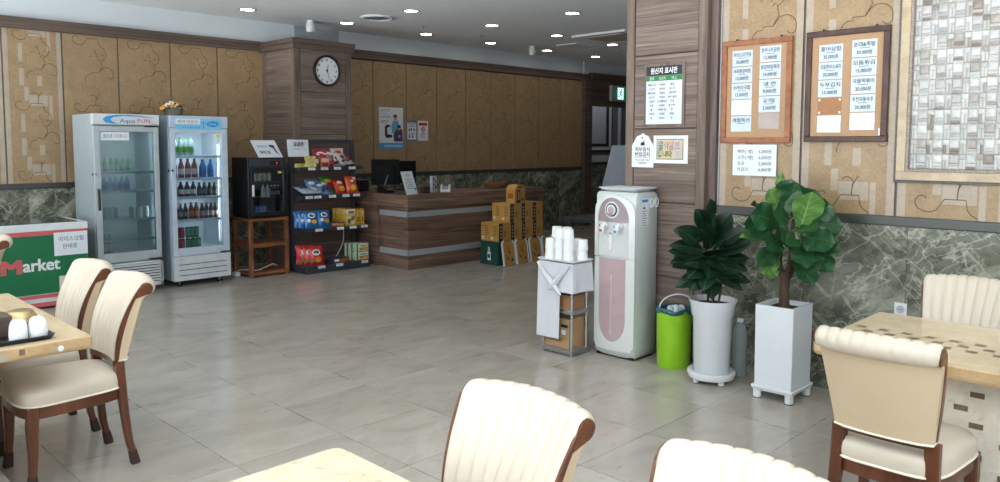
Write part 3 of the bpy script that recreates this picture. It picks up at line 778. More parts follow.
# ------------------------------------------------------------------ display fridges
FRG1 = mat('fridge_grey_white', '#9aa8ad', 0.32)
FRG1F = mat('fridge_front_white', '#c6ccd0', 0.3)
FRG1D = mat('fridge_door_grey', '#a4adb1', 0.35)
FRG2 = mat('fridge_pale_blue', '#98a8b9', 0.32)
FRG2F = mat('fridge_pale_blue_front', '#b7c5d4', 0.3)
LINER1 = mat('fridge_liner_grey', '#b5c1c4', 0.4)
LINER2 = mat('fridge_liner_white', '#d9e0e6', 0.35)
RUBBER = mat('black_rubber', '#1b1b1d', 0.8)
WIRE = mat('white_wire', '#c7d2d6', 0.35)
GL1 = glass('fridge_glass_hazy', '#d3dfe1', 0.35, 0.12)
GL2 = glass('fridge_glass_clear', '#e8f0f4', 0.15, 0.04)
def display_fridge(name, label, x0, x1, y0, y1, h, shell, front, door, liner, gl, gz0, gz1, gx0, gx1, shelves, zg, style):
    T = thing(name, label, 'refrigerator', ((x0+x1)/2, (y0+y1)/2, 0), 0, 'glass-door drinks fridges')
    b = MB(); t = .045; yd = y0+.05
    b.bx(x0, x0+t, yd, y1, .07, h, shell); b.bx(x1-t, x1, yd, y1, .07, h, shell)
    b.bx(x0+t, x1-t, yd, y1, gz1+.03, h, shell); b.bx(x0+t, x1-t, yd, y1, .07, gz0-.03, shell); b.bx(x0+t, x1-t, y1-t, y1, gz0-.03, gz1+.03, shell)
    b.build('cabinet', T, bevel=.006)
    b = MB(); a = .004
    b.bx(x0+t, x0+t+a, yd, y1-t, gz0-.03, gz1+.03, liner); b.bx(x1-t-a, x1-t, yd, y1-t, gz0-.03, gz1+.03, liner)
    b.bx(x0+t, x1-t, y1-t-a, y1-t, gz0-.03, gz1+.03, liner); b.bx(x0+t, x1-t, yd, y1-t, gz0-.03, gz0-.026, liner); b.bx(x0+t, x1-t, yd, y1-t, gz1+.026, gz1+.03, liner)
    b.build('liner', T)
    for z in shelves:
        b = MB(); b.cyl((x0+t+.006, yd+.015, z), (x1-t-.006, yd+.015, z), .005, WIRE, n=8); b.bx(x0+t+.006, x1-t-.006, yd+.01, yd+.016, z-.022, z, WIRE)
        for i in range(15): xx = x0+t+.02+i*(x1-x0-2*t-.04)/14; b.cyl((xx, yd+.012, z-.004), (xx, y1-t-.02, z-.004), .0025, WIRE, n=6)
        b.build('shelf', T)
    D = MB(); zd0, zd1 = zg, gz1+.055
    D.bx(x0+.006, gx0, y0, y0+.045, zd0, zd1, door); D.bx(gx1, x1-.006, y0, y0+.045, zd0, zd1, door)
    D.bx(gx0, gx1, y0, y0+.045, zd0, gz0, door); D.bx(gx0, gx1, y0, y0+.045, gz1, zd1, door)
    dr = D.build('door', T, bevel=.005)
    b = MB(); b.bx(gx0, gx1, y0+.018, y0+.024, gz0, gz1, gl); b.build('door_glass', dr)
    for a, c in ((x0+.10, y0+.09), (x1-.10, y0+.09), (x0+.10, y1-.08), (x1-.10, y1-.08)):
        b = MB(); b.cyl((a, c, .0), (a, c, .02), .022, RUBBER); b.cyl((a, c, .02), (a, c, .075), .010, STEEL); b.build('foot', T)
    return T, dr
F1 = dict(x0=2.69, x1=3.35, y0=8.40, y1=9.02)
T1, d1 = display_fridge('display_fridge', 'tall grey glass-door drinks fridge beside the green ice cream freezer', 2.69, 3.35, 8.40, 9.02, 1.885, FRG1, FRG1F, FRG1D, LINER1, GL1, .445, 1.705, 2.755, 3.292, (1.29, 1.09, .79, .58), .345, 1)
b = MB(); b.bx(2.69, 3.35, 8.392, 8.46, 1.775, 1.886, FRG1F); b.build('header', T1, bevel=.006)
b = MB(); o = V(2.69, 8.3915, 1.775)
sw = [(.10+.0, .05)]+[(.14-.06*math.cos(t), .052+.036*math.sin(t)) for t in [PI*.5+PI*i/10 for i in range(11)]]
outer = [(.10+.52*t, .052+.048*math.sin(PI*.5+t*1.1)*(1-.25*t)) for t in [i/12 for i in range(13)]]
pl = [(.62, .072), (.50, .092), (.36, .103), (.22, .100), (.13, .085), (.095, .055), (.12, .022), (.19, .010), (.24, .012), (.185, .032), (.17, .056), (.20, .078), (.30, .090), (.45, .086)]
b.prism([p for p in pl][::-1], o, X, Z, V(0, -.001, 0), BLUE)
b.text('Aqua', o+V(.335, -.0015, .022), X, Z, .042, mat('navy_print', '#23408e', .5), width=.155); b.text('FUN', o+V(.50, -.0015, .022), X, Z, .044, RED, width=.125)
b.bx(3.26, 3.33, 8.391, 8.3925, 1.785, 1.790, INKG); b.build('header_logo', T1)
b = MB(); b.bx(2.71, 3.345, 8.41, 8.46, .07, .325, GROOVE)
for i in range(8): b.bx(2.70, 3.345, 8.398, 8.415, .085+.0295*i, .103+.0295*i, FRG1F)
b.bx(2.695, 2.725, 8.398, 8.42, .07, .335, FRG1F); b.bx(3.32, 3.35, 8.398, 8.42, .07, .335, FRG1F); b.bx(2.695, 3.35, 8.398, 8.42, .315, .335, FRG1F); b.bx(2.695, 3.35, 8.398, 8.42, .065, .085, FRG1F); b.build('grille', T1)
b = MB(); b.bx(2.715, 2.735, 8.37, 8.40, .90, 1.12, BLACK); b.build('handle', d1, bevel=.006)
b = MB(); b.bx(3.20, 3.335, 8.392, 8.40, 1.755, 1.768, BLACK); b.bx(3.20, 3.335, 8.392, 8.40, .348, .362, BLACK); b.build('hinge', d1)
b = MB(); b.lathe([(.014, 0), (.014, .006)], (2.69, 8.445, 1.27), BLACK, 12, axis=(-1, 0, 0)); b.lathe([(.010, 0), (.010, .006)], (2.706, 8.40, 1.27), INKG, 12, axis=(0, -1, 0)); b.build('lock', T1)
def fridge_note(x0, x1, z0, z1, y, parent):
    b = MB(); b.slab((0, y, 0), X, Z, x0, x1, z0, z1, .001, PAPERW); zc = (z0+z1)/2-.016; k = (x1-x0)/.26
    b.text('셀프로', V(x0+.065*k, y-.0015, zc), X, Z, .032, INK, width=.085*k); b.text('이용', V(x0+.145*k, y-.0015, zc), X, Z, .032, RED, width=.05*k); b.text('합니다', V(x0+.21*k, y-.0015, zc), X, Z, .032, INK, width=.075*k)
    b.build('paper_sign', parent)
fridge_note(2.765, 3.045, 1.615, 1.700, 8.417, d1)

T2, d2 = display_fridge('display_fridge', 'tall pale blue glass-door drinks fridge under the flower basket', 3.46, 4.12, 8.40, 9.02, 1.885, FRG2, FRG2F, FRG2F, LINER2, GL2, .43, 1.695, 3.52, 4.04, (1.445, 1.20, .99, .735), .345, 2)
b = MB(); b.bx(3.46, 4.12, 8.40, 8.46, 1.755, 1.886, FRG2F); b.build('header', T2, bevel=.006)
b = MB(); LBL = mat('light_blue_banner', '#7fc1e6', .4); o = V(0, 8.399, 0)
b.slab(o, X, Z, 3.52, 4.05, 1.735, 1.86, .001, LBL); b.slab(o+V(0, -.001, 0), X, Z, 3.525, 3.80, 1.795, 1.855, .001, PAPERW)
b.text('셀프로', V(3.59, 8.3965, 1.812), X, Z, .026, INK, width=.085); b.text('이용', V(3.665, 8.3965, 1.812), X, Z, .026, RED, width=.045); b.text('합니다', V(3.735, 8.3965, 1.812), X, Z, .026, INK, width=.075)
b.text('shocool', V(3.70, 8.397, 1.752), X, Z, .028, BLUE, width=.20); b.text('T', V(3.835, 8.397, 1.75), X, Z, .075, BLUE)
b.disc((3.945, 8.3975, 1.80), X, Z, .072, BLUE, 0, 24, .034); b.text('Carrier', V(3.945, 8.3965, 1.79), X, Z, .022, WHITE, width=.09); b.build('header_logo', T2)
b = MB(); b.bx(3.465, 4.118, 8.395, 8.45, .07, .34, FRG1F)
for i in range(3): b.bx(3.52, 4.07, 8.393, 8.397, .125+.06*i, .133+.06*i, GROOVE)
b.text('Carrier', V(3.56, 8.3935, .302), X, Z, .014, INKG); b.build('kick_panel', T2, bevel=.004)
b = MB(); b.bx(4.00, 4.11, 8.39, 8.40, .345, .36, BLACK); b.build('hinge', d2)
b = MB(); b.lathe([(.016, 0), (.016, .008)], (3.46, 8.445, 1.29), BLACK, 12, axis=(-1, 0, 0)); b.lathe([(.012, 0), (.012, .008)], (3.478, 8.40, 1.29), BLACK, 12, axis=(0, -1, 0)); b.build('lock', T2)
b = MB(); b.slab((0, 8.417, 0), X, Z, 3.985, 4.038, 1.58, 1.695, .001, PAPERW); b.slab((0, 8.4155, 0), X, Z, 3.992, 4.031, 1.65, 1.685, .001, mat('yellow_print', '#e0c040', .5)); b.text('1', V(4.01, 8.4148, 1.605), X, Z, .03, INK); b.build('rating_label', d2)
b = MB()
for z in [.50+.055*i for i in range(21)]: b.lathe([(.0, -.006), (.010, -.003), (.010, .003), (.0, .006)], (4.062, 8.56, z), WHITE, 8)
b.bx(4.058, 4.072, 8.55, 8.57, .46, 1.68, WHITE); b.build('shelf_rail', T2)
area('fridge_tube', (3.79, 8.47, 1.71), (0, .35, -1), .45, .04, 2.2, (.9, .96, 1.0)); area('fridge_tube', (4.055, 8.475, 1.05), (-.5, .8, 0), .03, 1.1, 1.8, (.9, .96, 1.0))
area('fridge_tube', (3.02, 8.47, 1.71), (0, .35, -1), .45, .04, 1.5, (.9, .96, 1.0)); area('fridge_tube', (3.285, 8.475, 1.05), (-.5, .8, 0), .03, 1.1, 1.2, (.9, .96, 1.0))

# drinks -----------------------------------------------------------------
def bottle(label, loc, group, r, h, liquid, labelc, capc, can=False, rough=.2):
    T = thing('soda_can' if can else 'drink_bottle', label, 'can' if can else 'bottle', (0, 0, 0), 0, group)
    b = MB()
    if can: b.lathe([(r*.85, 0), (r, h*.05), (r, h*.9), (r*.82, h), (0, h*.985)], (0, 0, 0), liquid, 14)
    else: b.lathe([(r*.9, 0), (r, h*.03), (r, h*.55), (r*.95, h*.62), (r*.45, h*.84), (r*.38, h*.92), (r*.38, h*.94)], (0, 0, 0), liquid, 14)
    b.build('body', T, local=True)
    if labelc:
        b = MB(); b.lathe([(r*1.02, h*(.12 if can else .18)), (r*1.02, h*(.85 if can else .48))], (0, 0, 0), labelc, 14, cap0=False, cap1=False); b.build('wrapper', T, local=True)
    b = MB(); b.lathe([(r*.8, h*.985), (r*.8, h)] if can else [(r*.46, h*.91), (r*.46, h), (0, h)], (0, 0, 0), capc, 12); b.build('cap', T, local=True)
    T.location = loc; return T
def row(n, xa, xb, y, z, label, group, *a, **kw):
    t = bottle(label, (xa, y, z), group, *a, **kw)
    for i in range(1, n): dup(t, (xa+(xb-xa)*i/max(1, n-1), y, z))
cl = lambda n, c, r=.2: mat(n, c, r, var=.04)
row(5, 2.84, 3.07, 8.52, 1.295, 'clear green-white bottle on the top shelf of the grey drinks fridge', 'green-white bottles in the grey fridge', .024, .15, cl('pale_green_drink', '#8fc7a4'), cl('white_label', '#d8ded9'), cl('white_cap', '#e4e6e6'))
row(5, 2.82, 3.05, 8.52, 1.095, 'small blue carton bottle on the second shelf of the grey drinks fridge', 'blue bottles in the grey fridge', .026, .14, cl('soft_blue_drink', '#7c9fd0'), cl('blue_label', '#5f86c4'), cl('blue_cap', '#7f9dc8'))
row(3, 2.83, 2.93, 8.52, .795, 'pale upturned glass at the left of the third shelf of the grey drinks fridge', 'pale glasses left in the grey fridge', .03, .12, cl('pale_glass_drink', '#b3c3c2'), None, cl('white_cap', '#e4e6e6'), can=True)
row(3, 3.09, 3.23, 8.52, .795, 'pale can at the right of the third shelf of the grey drinks fridge', 'pale cans right in the grey fridge', .03, .12, cl('pale_glass_drink', '#b3c3c2'), cl('pale_label', '#cdd6d4'), cl('white_cap', '#e4e6e6'), can=True)
row(2, 2.81, 2.86, 8.52, .42, 'clear bottle standing on the floor of the grey drinks fridge', 'clear bottles at the bottom of the grey fridge', .024, .24, cl('clear_drink', '#a9bab8'), cl('white_label', '#d8ded9'), cl('white_cap', '#e4e6e6'))
GG = 'green-labelled bottles in the pale blue fridge'
row(4, 3.56, 3.745, 8.52, 1.45, 'clear bottle with green label on the top shelf of the pale blue fridge', GG, .028, .20, cl('clear_water', '#9fb3b4'), cl('bright_green_label', '#4f9a2f'), cl('green_cap', '#5f9a35'))
row(1, 3.545, 3.545, 8.52, 1.205, 'blue and white bottle at the left end of the second shelf, pale blue fridge', None, .032, .21, cl('navy_drink', '#3a4f98'), cl('white_label2', '#c7cbe0'), cl('blue_cap2', '#3c57a5'))
row(3, 3.625, 3.775, 8.52, 1.205, 'red-brown topped bottle with pale label on the second shelf of the pale blue fridge', 'red-brown bottles in the pale blue fridge', .032, .21, cl('red_brown_drink', '#8b3a2f'), cl('pink_label', '#d3b9b5'), cl('red_cap', '#7c2b24'))
row(2, 3.87, 3.965, 8.52, 1.205, 'bright blue bottle on the second shelf of the pale blue fridge', 'bright blue bottles in the pale blue fridge', .04, .20, cl('bright_blue_drink', '#2a6cb0'), cl('blue_label3', '#2b5f9e'), cl('blue_cap3', '#1f66b8'))
row(1, 3.545, 3.545, 8.52, .995, 'black bottle at the left end of the third shelf of the pale blue fridge', None, .03, .16, cl('black_drink', '#17171b'), cl('grey_label', '#5b5b60'), cl('black_cap', '#15151a'))
row(3, 3.615, 3.755, 8.52, .995, 'dark bottle with cream label on the third shelf of the pale blue fridge', 'cream-labelled dark bottles', .031, .165, cl('black_drink', '#17171b'), cl('cream_label', '#cfc9b9'), cl('black_cap', '#15151a'))
row(4, 3.825, 4.005, 8.52, .995, 'dark green-black bottle at the right of the third shelf of the pale blue fridge', 'green-black bottles', .028, .15, cl('greenblack_drink', '#16201d'), cl('dull_green_label', '#3a4c44'), cl('black_cap', '#15151a'))
row(3, 3.55, 3.66, 8.52, .74, 'dark cola bottle with grey label on the fourth shelf of the pale blue fridge', 'dark bottles on the fourth shelf', .026, .18, cl('black_drink', '#17171b'), cl('grey_label2', '#8a8684'), cl('black_cap', '#15151a'))
row(2, 3.725, 3.785, 8.52, .74, 'orange-brown bottle in the middle of the fourth shelf of the pale blue fridge', 'orange-brown bottles', .03, .185, cl('orange_brown_drink', '#8d4728'), cl('orange_label', '#c0784f'), cl('red_cap2', '#a8321f'))
row(4, 3.85, 4.01, 8.52, .74, 'dark bottle with red-white label at the right of the fourth shelf, pale blue fridge', 'red-white labelled dark bottles', .027, .175, cl('black_drink', '#17171b'), cl('rose_label', '#a98a84'), cl('red_cap', '#7c2b24'))
for j in range(2): row(2, 3.56, 3.615, 8.52, .408+.125*j, ('red soda can on the floor of the pale blue fridge', 'red soda can stacked on the lower red can in the pale blue fridge')[j], 'red cans, %s layer' % ('lower', 'upper')[j], .027, .12, cl('red_can', '#a01f28'), cl('red_wrapper', '#b8404a'), CHROME, can=True)
for j in range(2): row(3, 3.68+.0*j, 3.80-.02*j, 8.52, .408+.125*j, ('green soda can on the floor of the pale blue fridge', 'green soda can stacked on the lower green cans in the pale blue fridge')[j], 'green cans, %s layer' % ('lower', 'upper')[j], .027, .12, cl('green_can', '#1f6a45'), cl('green_wrapper', '#5f9d7c'), CHROME, can=True)

# flower basket -------------------------------------------------------------
T = thing('flower_basket', 'grey wicker basket of yellow and white flowers on top of the drinks fridge', 'basket', (3.61, 8.66, 1.886))
b = MB(); WICK = mat('grey_wicker', '#77716a', 0.8, var=.25, scale=60)
c = V(3.61, 8.66, 1.887)
for i in range(7): b.tube([c+V(math.cos(a)*(.082+.004*i)*(1+.03*math.cos(a*12+PI*i)), math.sin(a)*(.066+.003*i)*(1+.03*math.cos(a*12+PI*i)), .006+.0135*i) for a in [2*PI*k/48 for k in range(49)]], .0075, WICK, 6)
b.lathe([(.075, 0), (.10, .085)], c, WICK, 20); b.build('wicker_body', T)
b = MB(); b.tube([c+V(.095*math.cos(a), 0, .08+.115*math.sin(a)) for a in [PI*k/16 for k in range(17)]], .0045, WICK, 6); b.build('basket_handle', T)
b = MB(); LEAFD = m_leaf('flower_leaf', '#1c3a22', '#2f5a34', '#55784f'); rr_ = random.Random(2)
for i in range(90):
    a = rr_.uniform(0, 2*PI); q = rr_.uniform(.03, .125); p = c+V(math.cos(a)*q, math.sin(a)*q*.8, .09+rr_.uniform(-.02, .035))
    d = V(math.cos(a), math.sin(a), rr_.uniform(-.3, .6)).normalized(); s_ = d.cross(Z).normalized()*.011
    b.add([p, p+d*.026+s_*1.2, p+d*.06, p+d*.026-s_*1.2], [(0, 1, 2, 3), (3, 2, 1, 0)], LEAFD)
b.build('foliage', T)
YEL, WHF, EYE = mat('yellow_petal', '#e3a32e', .6), mat('white_petal', '#eceae2', .6), mat('flower_eye', '#b9862a', .7)
for dx, dy, dz, cc in ((-.125, -.03, .105, YEL), (-.085, -.07, .135, WHF), (-.055, -.085, .130, YEL), (-.02, -.02, .165, WHF), (.005, -.08, .130, WHF), (.03, -.04, .158, YEL), (.09, -.03, .145, YEL), (.12, -.02, .11, WHF), (-.07, .05, .14, YEL), (.05, .06, .14, WHF)):
    b = MB(); p = c+V(dx, dy, dz-.02); n = V(dx*2, dy*2-.15, .22).normalized(); u_ = n.orthogonal().normalized(); w_ = n.cross(u_)
    for k in range(8):
        a = 2*PI*k/8; d = u_*math.cos(a)+w_*math.sin(a); s_ = n.cross(d)*.011
        b.add([p, p+d*.020+s_*1.3+n*.006, p+d*.034+n*.004, p+d*.020-s_*1.3+n*.006], [(0, 1, 2, 3), (3, 2, 1, 0)], cc)
    b.lathe([(.010, 0), (.009, .006), (0, .010)], p, EYE if cc is WHF else YEL, 8, axis=n); b.build('flower', T)

# ------------------------------------------------------------------ wooden stand with the small warmer fridge
OAK = wood('reddish_oak', '#5d3420', '#9a6240', (5, 5, 5), .45, obj=True, bump=.08)
x0, x1, y0, y1 = 4.36, 4.87, 8.40, 8.84
T = thing('wooden_stand', 'reddish wooden two-tier stand under the small black fridge', 'stand', ((x0+x1)/2, (y0+y1)/2, 0))
for a in (x0, x1-.045):
    for c in (y0, y1-.045):
        b = MB(); b.bx(a, a+.045, c, c+.045, 0, .70, OAK); b.build('leg', T, bevel=.003)
b = MB(); b.bx(x0-.004, x1+.004, y0-.004, y1+.004, .665, .70, OAK); b.build('top', T, bevel=.003)
b = MB(); b.bx(x0+.01, x1-.01, y0+.006, y1-.006, .385, .40, OAK); b.bx(x0+.045, x1-.045, y0, y0+.03, .355, .40, OAK); b.bx(x0+.045, x1-.045, y1-.03, y1, .355, .40, OAK); b.bx(x0, x0+.03, y0+.045, y1-.045, .355, .40, OAK); b.bx(x1-.03, x1, y0+.045, y1-.045, .355, .40, OAK); b.build('shelf', T)
b = MB(); b.bx(x0+.01, x1-.01, y0+.004, y1-.004, .02, .055, OAK); b.build('bottom_board', T, bevel=.003)
x0, x1, y0, y1, z0, z1 = 4.365, 4.855, 8.38, 8.82, .70, 1.42
DKB = mat('black_appliance', '#1b1d20', .28, spec=.6)
T = thing('mini_fridge', 'small black glass-door fridge standing on the wooden stand', 'refrigerator', ((x0+x1)/2, (y0+y1)/2, z0))
b = MB(); b.bx(x0, x0+.035, y0+.04, y1, z0+.012, z1, DKB); b.bx(x1-.035, x1, y0+.04, y1, z0+.012, z1, DKB); b.bx(x0+.035, x1-.035, y0+.04, y1, z1-.12, z1, DKB); b.bx(x0+.035, x1-.035, y0+.04, y1, z0+.012, z0+.06, DKB); b.bx(x0+.035, x1-.035, y1-.03, y1, z0+.06, z1-.12, DKB)
for a in (x0+.04, x1-.04):
    for c in (y0+.08, y1-.05): b.cyl((a, c, z0), (a, c, z0+.014), .018, BLACK, n=10)
b.build('cabinet', T, bevel=.005)
b = MB(); b.bx(x0+.02, x1-.03, y0+.03, y0+.042, z1-.105, z1-.02, mat('dark_grey_panel', '#3a3e44', .35)); b.bx(x0+.28, x0+.41, y0+.026, y0+.031, z1-.085, z1-.045, BLACK); b.bx(x0+.36, x0+.375, y0+.024, y0+.027, z1-.075, z1-.057, glow('red_digits', '#ff2a20', 1.2)); b.build('control_panel', T)
b = MB(); b.bx(x0+.02, x0+.055, y0, y0+.035, z0+.03, z1-.115, DKB); b.bx(x1-.055, x1, y0, y0+.035, z0+.03, z1-.115, DKB); b.bx(x0+.055, x1-.055, y0, y0+.035, z0+.03, z0+.075, DKB); b.bx(x0+.055, x1-.055, y0, y0+.035, z1-.155, z1-.115, DKB); dr = b.build('door', T, bevel=.004)
b = MB(); b.bx(x0+.055, x1-.055, y0+.014, y0+.02, z0+.075, z1-.155, GL2); b.build('door_glass', dr)
b = MB(); b.bx(x0+.025, x0+.05, y0-.02, y0, z0+.265, z0+.40, WHITE); b.build('handle', dr, bevel=.006)
b = MB(); b.bx(x0+.37, x0+.42, y0+.012, y0+.014, z1-.19, z1-.165, mat('yellow_print', '#e0c040', .5)); b.build('sticker', dr)
for z in (z0+.43, z0+.245):
    b = MB()
    for i in range(9): b.cyl((x0+.04, y0+.06+.04*i, z), (x1-.04, y0+.06+.04*i, z), .003, STEEL, n=6)
    b.build('shelf', T)
row(4, x0+.105, x0+.285, y0+.075, z0+.433, 'small jar with cream label on the top shelf of the little black fridge', 'jars in the little black fridge', .026, .115, cl('brown_jar', '#7a6450'), cl('cream_jar_label', '#c5bfae'), cl('white_cap', '#e4e6e6'), can=True)
row(2, x0+.205, x0+.265, y0+.075, z0+.248, 'milky white bottle on the middle shelf of the little black fridge', 'white bottles in the little black fridge', .028, .155, cl('milk_white', '#c9c9c2'), None, cl('grey_cap', '#8a8c8c'))
row(3, x0+.315, x0+.405, y0+.075, z0+.248, 'dark bottle with pale neck on the middle shelf of the little black fridge', 'dark bottles in the little black fridge', .024, .14, cl('black_drink', '#17171b'), cl('grey_label2', '#8a8684'), cl('white_cap', '#e4e6e6'))
row(3, x0+.13, x0+.22, y0+.075, z0+.06, 'blue can at the bottom of the little black fridge', 'blue cans in the little black fridge', .029, .095, cl('navy_can', '#27356e'), cl('blue_white_wrapper', '#6f7fae'), CHROME, can=True)
# board leaning on top
SIGNF = mat('sign_board_white', '#d3dae2', .5, var=.02)
b = MB(); sh = V(-.05, .11, .20); o = V(4.50, 8.40, 1.421); ww = sh.normalized(); uu = X
b.obx(o+uu*.155+sh/2, uu*.155, sh/2, uu.cross(ww).normalized()*.006, SIGNF); f0 = o-V(0, .0075, 0)
b.text('드라이기', f0+uu*.105+ww*.135, uu, ww, .030, INKG, width=.13, bold=.02); b.text('빌려드림', f0+uu*.11+ww*.055, uu, ww, .034, INK, width=.13, bold=.03)
q = f0+V(0, -.001, 0); P2 = lambda x, y: q+uu*x+ww*y
b.add([P2(.20, .175), P2(.20, .150), P2(.245, .128), P2(.265, .142), P2(.262, .168)], [(0, 1, 2, 3, 4)], INK); b.add([P2(.238, .135), P2(.252, .060), P2(.272, .062), P2(.262, .14)], [(0, 1, 2, 3)], INK)
b.ribbon([(.26, .06), (.275, .052), (.268, .040), (.283, .035)], .007, q, uu, ww, .0, INK)
tag(b.build('tilted_sign'), 'tilted white board with a hair dryer picture on the small black fridge', 'sign')
b = MB(); b.obx((4.985, 8.34, 1.53), (.142, 0, 0), (0, .005, 0), (0, .012, .103), SIGNF); o = V(4.985, 8.333, 1.53)
b.text('요금은', o+V(.0, -.003, .030), X, Z, .042, INK, width=.14, bold=.03); b.text('선불', o+V(-.06, .001, -.055), X, Z, .042, RED, width=.09, bold=.03); b.text('입니다', o+V(.05, .001, -.055), X, Z, .042, INK, width=.12, bold=.03)
tag(b.build('payment_sign'), 'upright white board about paying first, at the top left of the snack rack', 'sign')
# power strip and cable at the stand
b = MB(); b.bx(4.285, 4.345, 8.62, 8.72, 0, .05, WHITE); tag(b.build('power_socket_box', bevel=.006), 'small white socket box on the floor between fridge and wooden stand', 'socket box')
b = MB(); b.tube(spline([(4.33, 8.68, .05), (4.37, 8.60, .08), (4.50, 8.50, .07), (4.62, 8.50, .10), (4.72, 8.52, .12), (4.80, 8.56, .085), (4.84, 8.70, .058)], 6), .006, mat('white_cable', '#c9c9c4', .5), 6)
tag(b.build('power_cable'), 'white cable trailing across the bottom board of the wooden stand', 'cable')

# ------------------------------------------------------------------ snack rack
RACK = mat('rack_charcoal', '#343840', .45)
RW = wood('rack_back_wood', '#3f322d', '#6d5a52', (1.2, 1.2, 46), .5)
x0, x1 = 4.955, 5.895
T = thing('snack_rack', 'charcoal four-shelf snack rack between the wooden stand and the reception counter', 'rack', ((x0+x1)/2, 8.35, 0))
b = MB(); b.bx(x0+.04, x1-.04, 8.505, 8.525, .06, 1.60, RW); b.build('back_board', T)
for a in (x0, x1-.045):
    b = MB(); b.bx(a, a+.045, 8.47, 8.535, 0, 1.63, RACK); b.build('post', T, bevel=.003)
b = MB(); b.bx(x0, x1, 8.48, 8.53, 1.60, 1.635, RACK); b.build('top_rail', T)
b = MB(); b.bx(x0, x1, 8.145, 8.53, 0, .092, RACK); b.build('base', T, bevel=.006)
TAGW = mat('price_tag_white', '#d5d9de', .5)
SH = ((.093, 8.145, (5.16, 5.42, 5.80)), (.545, 8.19, (5.16, 5.47, 5.66, 5.83)), (.95, 8.225, (5.05, 5.17, 5.38, 5.58, 5.74)), (1.295, 8.285, (5.13, 5.31, 5.50, 5.72)))
for z, yf, tg in SH:
    b = MB(); b.bx(x0+.005, x1-.005, yf, 8.505, z-.022, z, RACK); b.bx(x0+.005, x1-.005, yf-.008, yf, z-.034, z+.004, RACK); s_ = b.build('shelf', T)
    for a in tg:
        b = MB(); b.obx((a, yf-.012, z-.018), (.05, 0, 0), (0, .002, 0), (0, .004, .016), TAGW); b.bx(a-.036, a+.02, yf-.0165, yf-.0150, z-.020, z-.016, INKG); b.build('price_tag', s_)
    if z > .2:
        for a in (x0+.03, x1-.05):
            b = MB(); b.prism([(8.505, z-.022), (8.505, z-.10), (yf+.03, z-.03), (yf+.03, z-.022)], V(a, 0, 0), Y, Z, V(.006, 0, 0), RACK); b.build('bracket', s_)

def snack_bag(name, label, group, w, h, base, marks):
    """pillow-shaped foil bag, crimped ends, facing -Y, base at the origin"""
    T = thing(name, label, 'snack bag', (0, 0, 0), 0, group)
    def sh(u, v, s):
        t = .032*max(0, (1-abs(2*u-1)**2.6))**.6*max(0, math.sin(PI*min(max((v-.06)/.88, 0), 1)))**.55
        wob = .003*math.sin(9*u+5*v)*math.sin(7*v)
        return V((u-.5)*w*(1-.05*math.sin(PI*v)), s*(t+.001)+wob, v*h)
    b = MB(); b.grid(lambda u, v: sh(u, v, -1), 12, 14, base, True); b.grid(lambda u, v: sh(u, v, 1), 12, 14, base, True, True); b.build('foil', T, local=True)
    b = MB()
    for (cx_, cz_, rx_, rz_, m) in marks:
        n = 14; ring = []
        c_ = sh(cx_, cz_, -1)-V(0, .003, 0)
        for k in range(n):
            uu_, vv_ = cx_+rx_*math.cos(2*PI*k/n), cz_+rz_*math.sin(2*PI*k/n); ring.append(sh(uu_, vv_, -1)-V(0, .002, 0))
        b.add([c_]+ring, [(0, 1+k, 1+(k+1) % n) for k in range(n)], m, True)
    if marks: b.build('print', T, local=True)
    return T
def place(src, first, label, loc, tilt, rz):
    r = (tilt, 0, rz)
    if first: src.location = loc; src.rotation_euler = r; src['label'] = label; return src
    return dup(src, loc, r, label)
fo = lambda n, c: mat(n, c, .22, .15, spec=.6, var=.12, scale=22)
RF, BF, WF = fo('red_foil', '#b81f26'), fo('blue_foil', '#2a6aa8'), fo('silver_foil', '#a9b4c0')
WP, YP, OP, KP, GP, BRP = mat('print_white', '#e3e3df', .4), mat('print_yellow', '#dcae35', .4), mat('print_orange', '#cf6a2a', .4), mat('print_black', '#26201f', .4), mat('print_green', '#3c8a3a', .4), mat('print_brown', '#8a5a32', .4)
# bottom shelf
g = 'red chip bags on the bottom shelf'
rb = snack_bag('chip_bag', '', g, .185, .235, RF, [(.45, .66, .30, .16, WP), (.45, .67, .20, .09, KP), (.52, .28, .28, .16, OP), (.55, .27, .15, .09, YP), (.2, .2, .1, .08, GP)])
for i, (xx, yy, rz, lb) in enumerate(((5.14, 8.20, -.12, 'red chip bag standing foremost on the bottom shelf of the rack'), (5.095, 8.255, -.2, 'red chip bag second from the front on the bottom shelf of the rack'), (5.065, 8.32, -.25, 'red chip bag third from the front on the bottom shelf of the rack'), (5.06, 8.385, -.3, 'red chip bag rearmost on the bottom shelf of the rack'))): place(rb, i == 0, lb, (xx, yy, .094), -.22, rz)
def box_goods(name, label, cat, group, w, d, h, base, marks, front_y=-1):
    T = thing(name, label, cat, (0, 0, 0), 0, group)
    b = MB(); b.bx(-w/2, w/2, -d/2, d/2, 0, h, base); b.build('carton', T, local=True, bevel=.002)
    b = MB()
    for x_0, x_1, z_0, z_1, m in marks: b.bx(-w/2+x_0*w, -w/2+x_1*w, -d/2-.0012, -d/2+.001, z_0*h, z_1*h, m)
    b.build('print', T, local=True); return T
gb = box_goods('cookie_box', '', 'box', 'green and white cookie boxes on the bottom shelf', .185, .05, .105, mat('box_white_green', '#c9d2c0', .4), [(0, 1, .0, .10, GP), (.0, .12, .1, 1, GP), (.22, .95, .60, .86, WP), (.30, .88, .65, .78, KP), (.25, .95, .18, .5, OP), (.5, .9, .15, .40, YP)])
k = 0
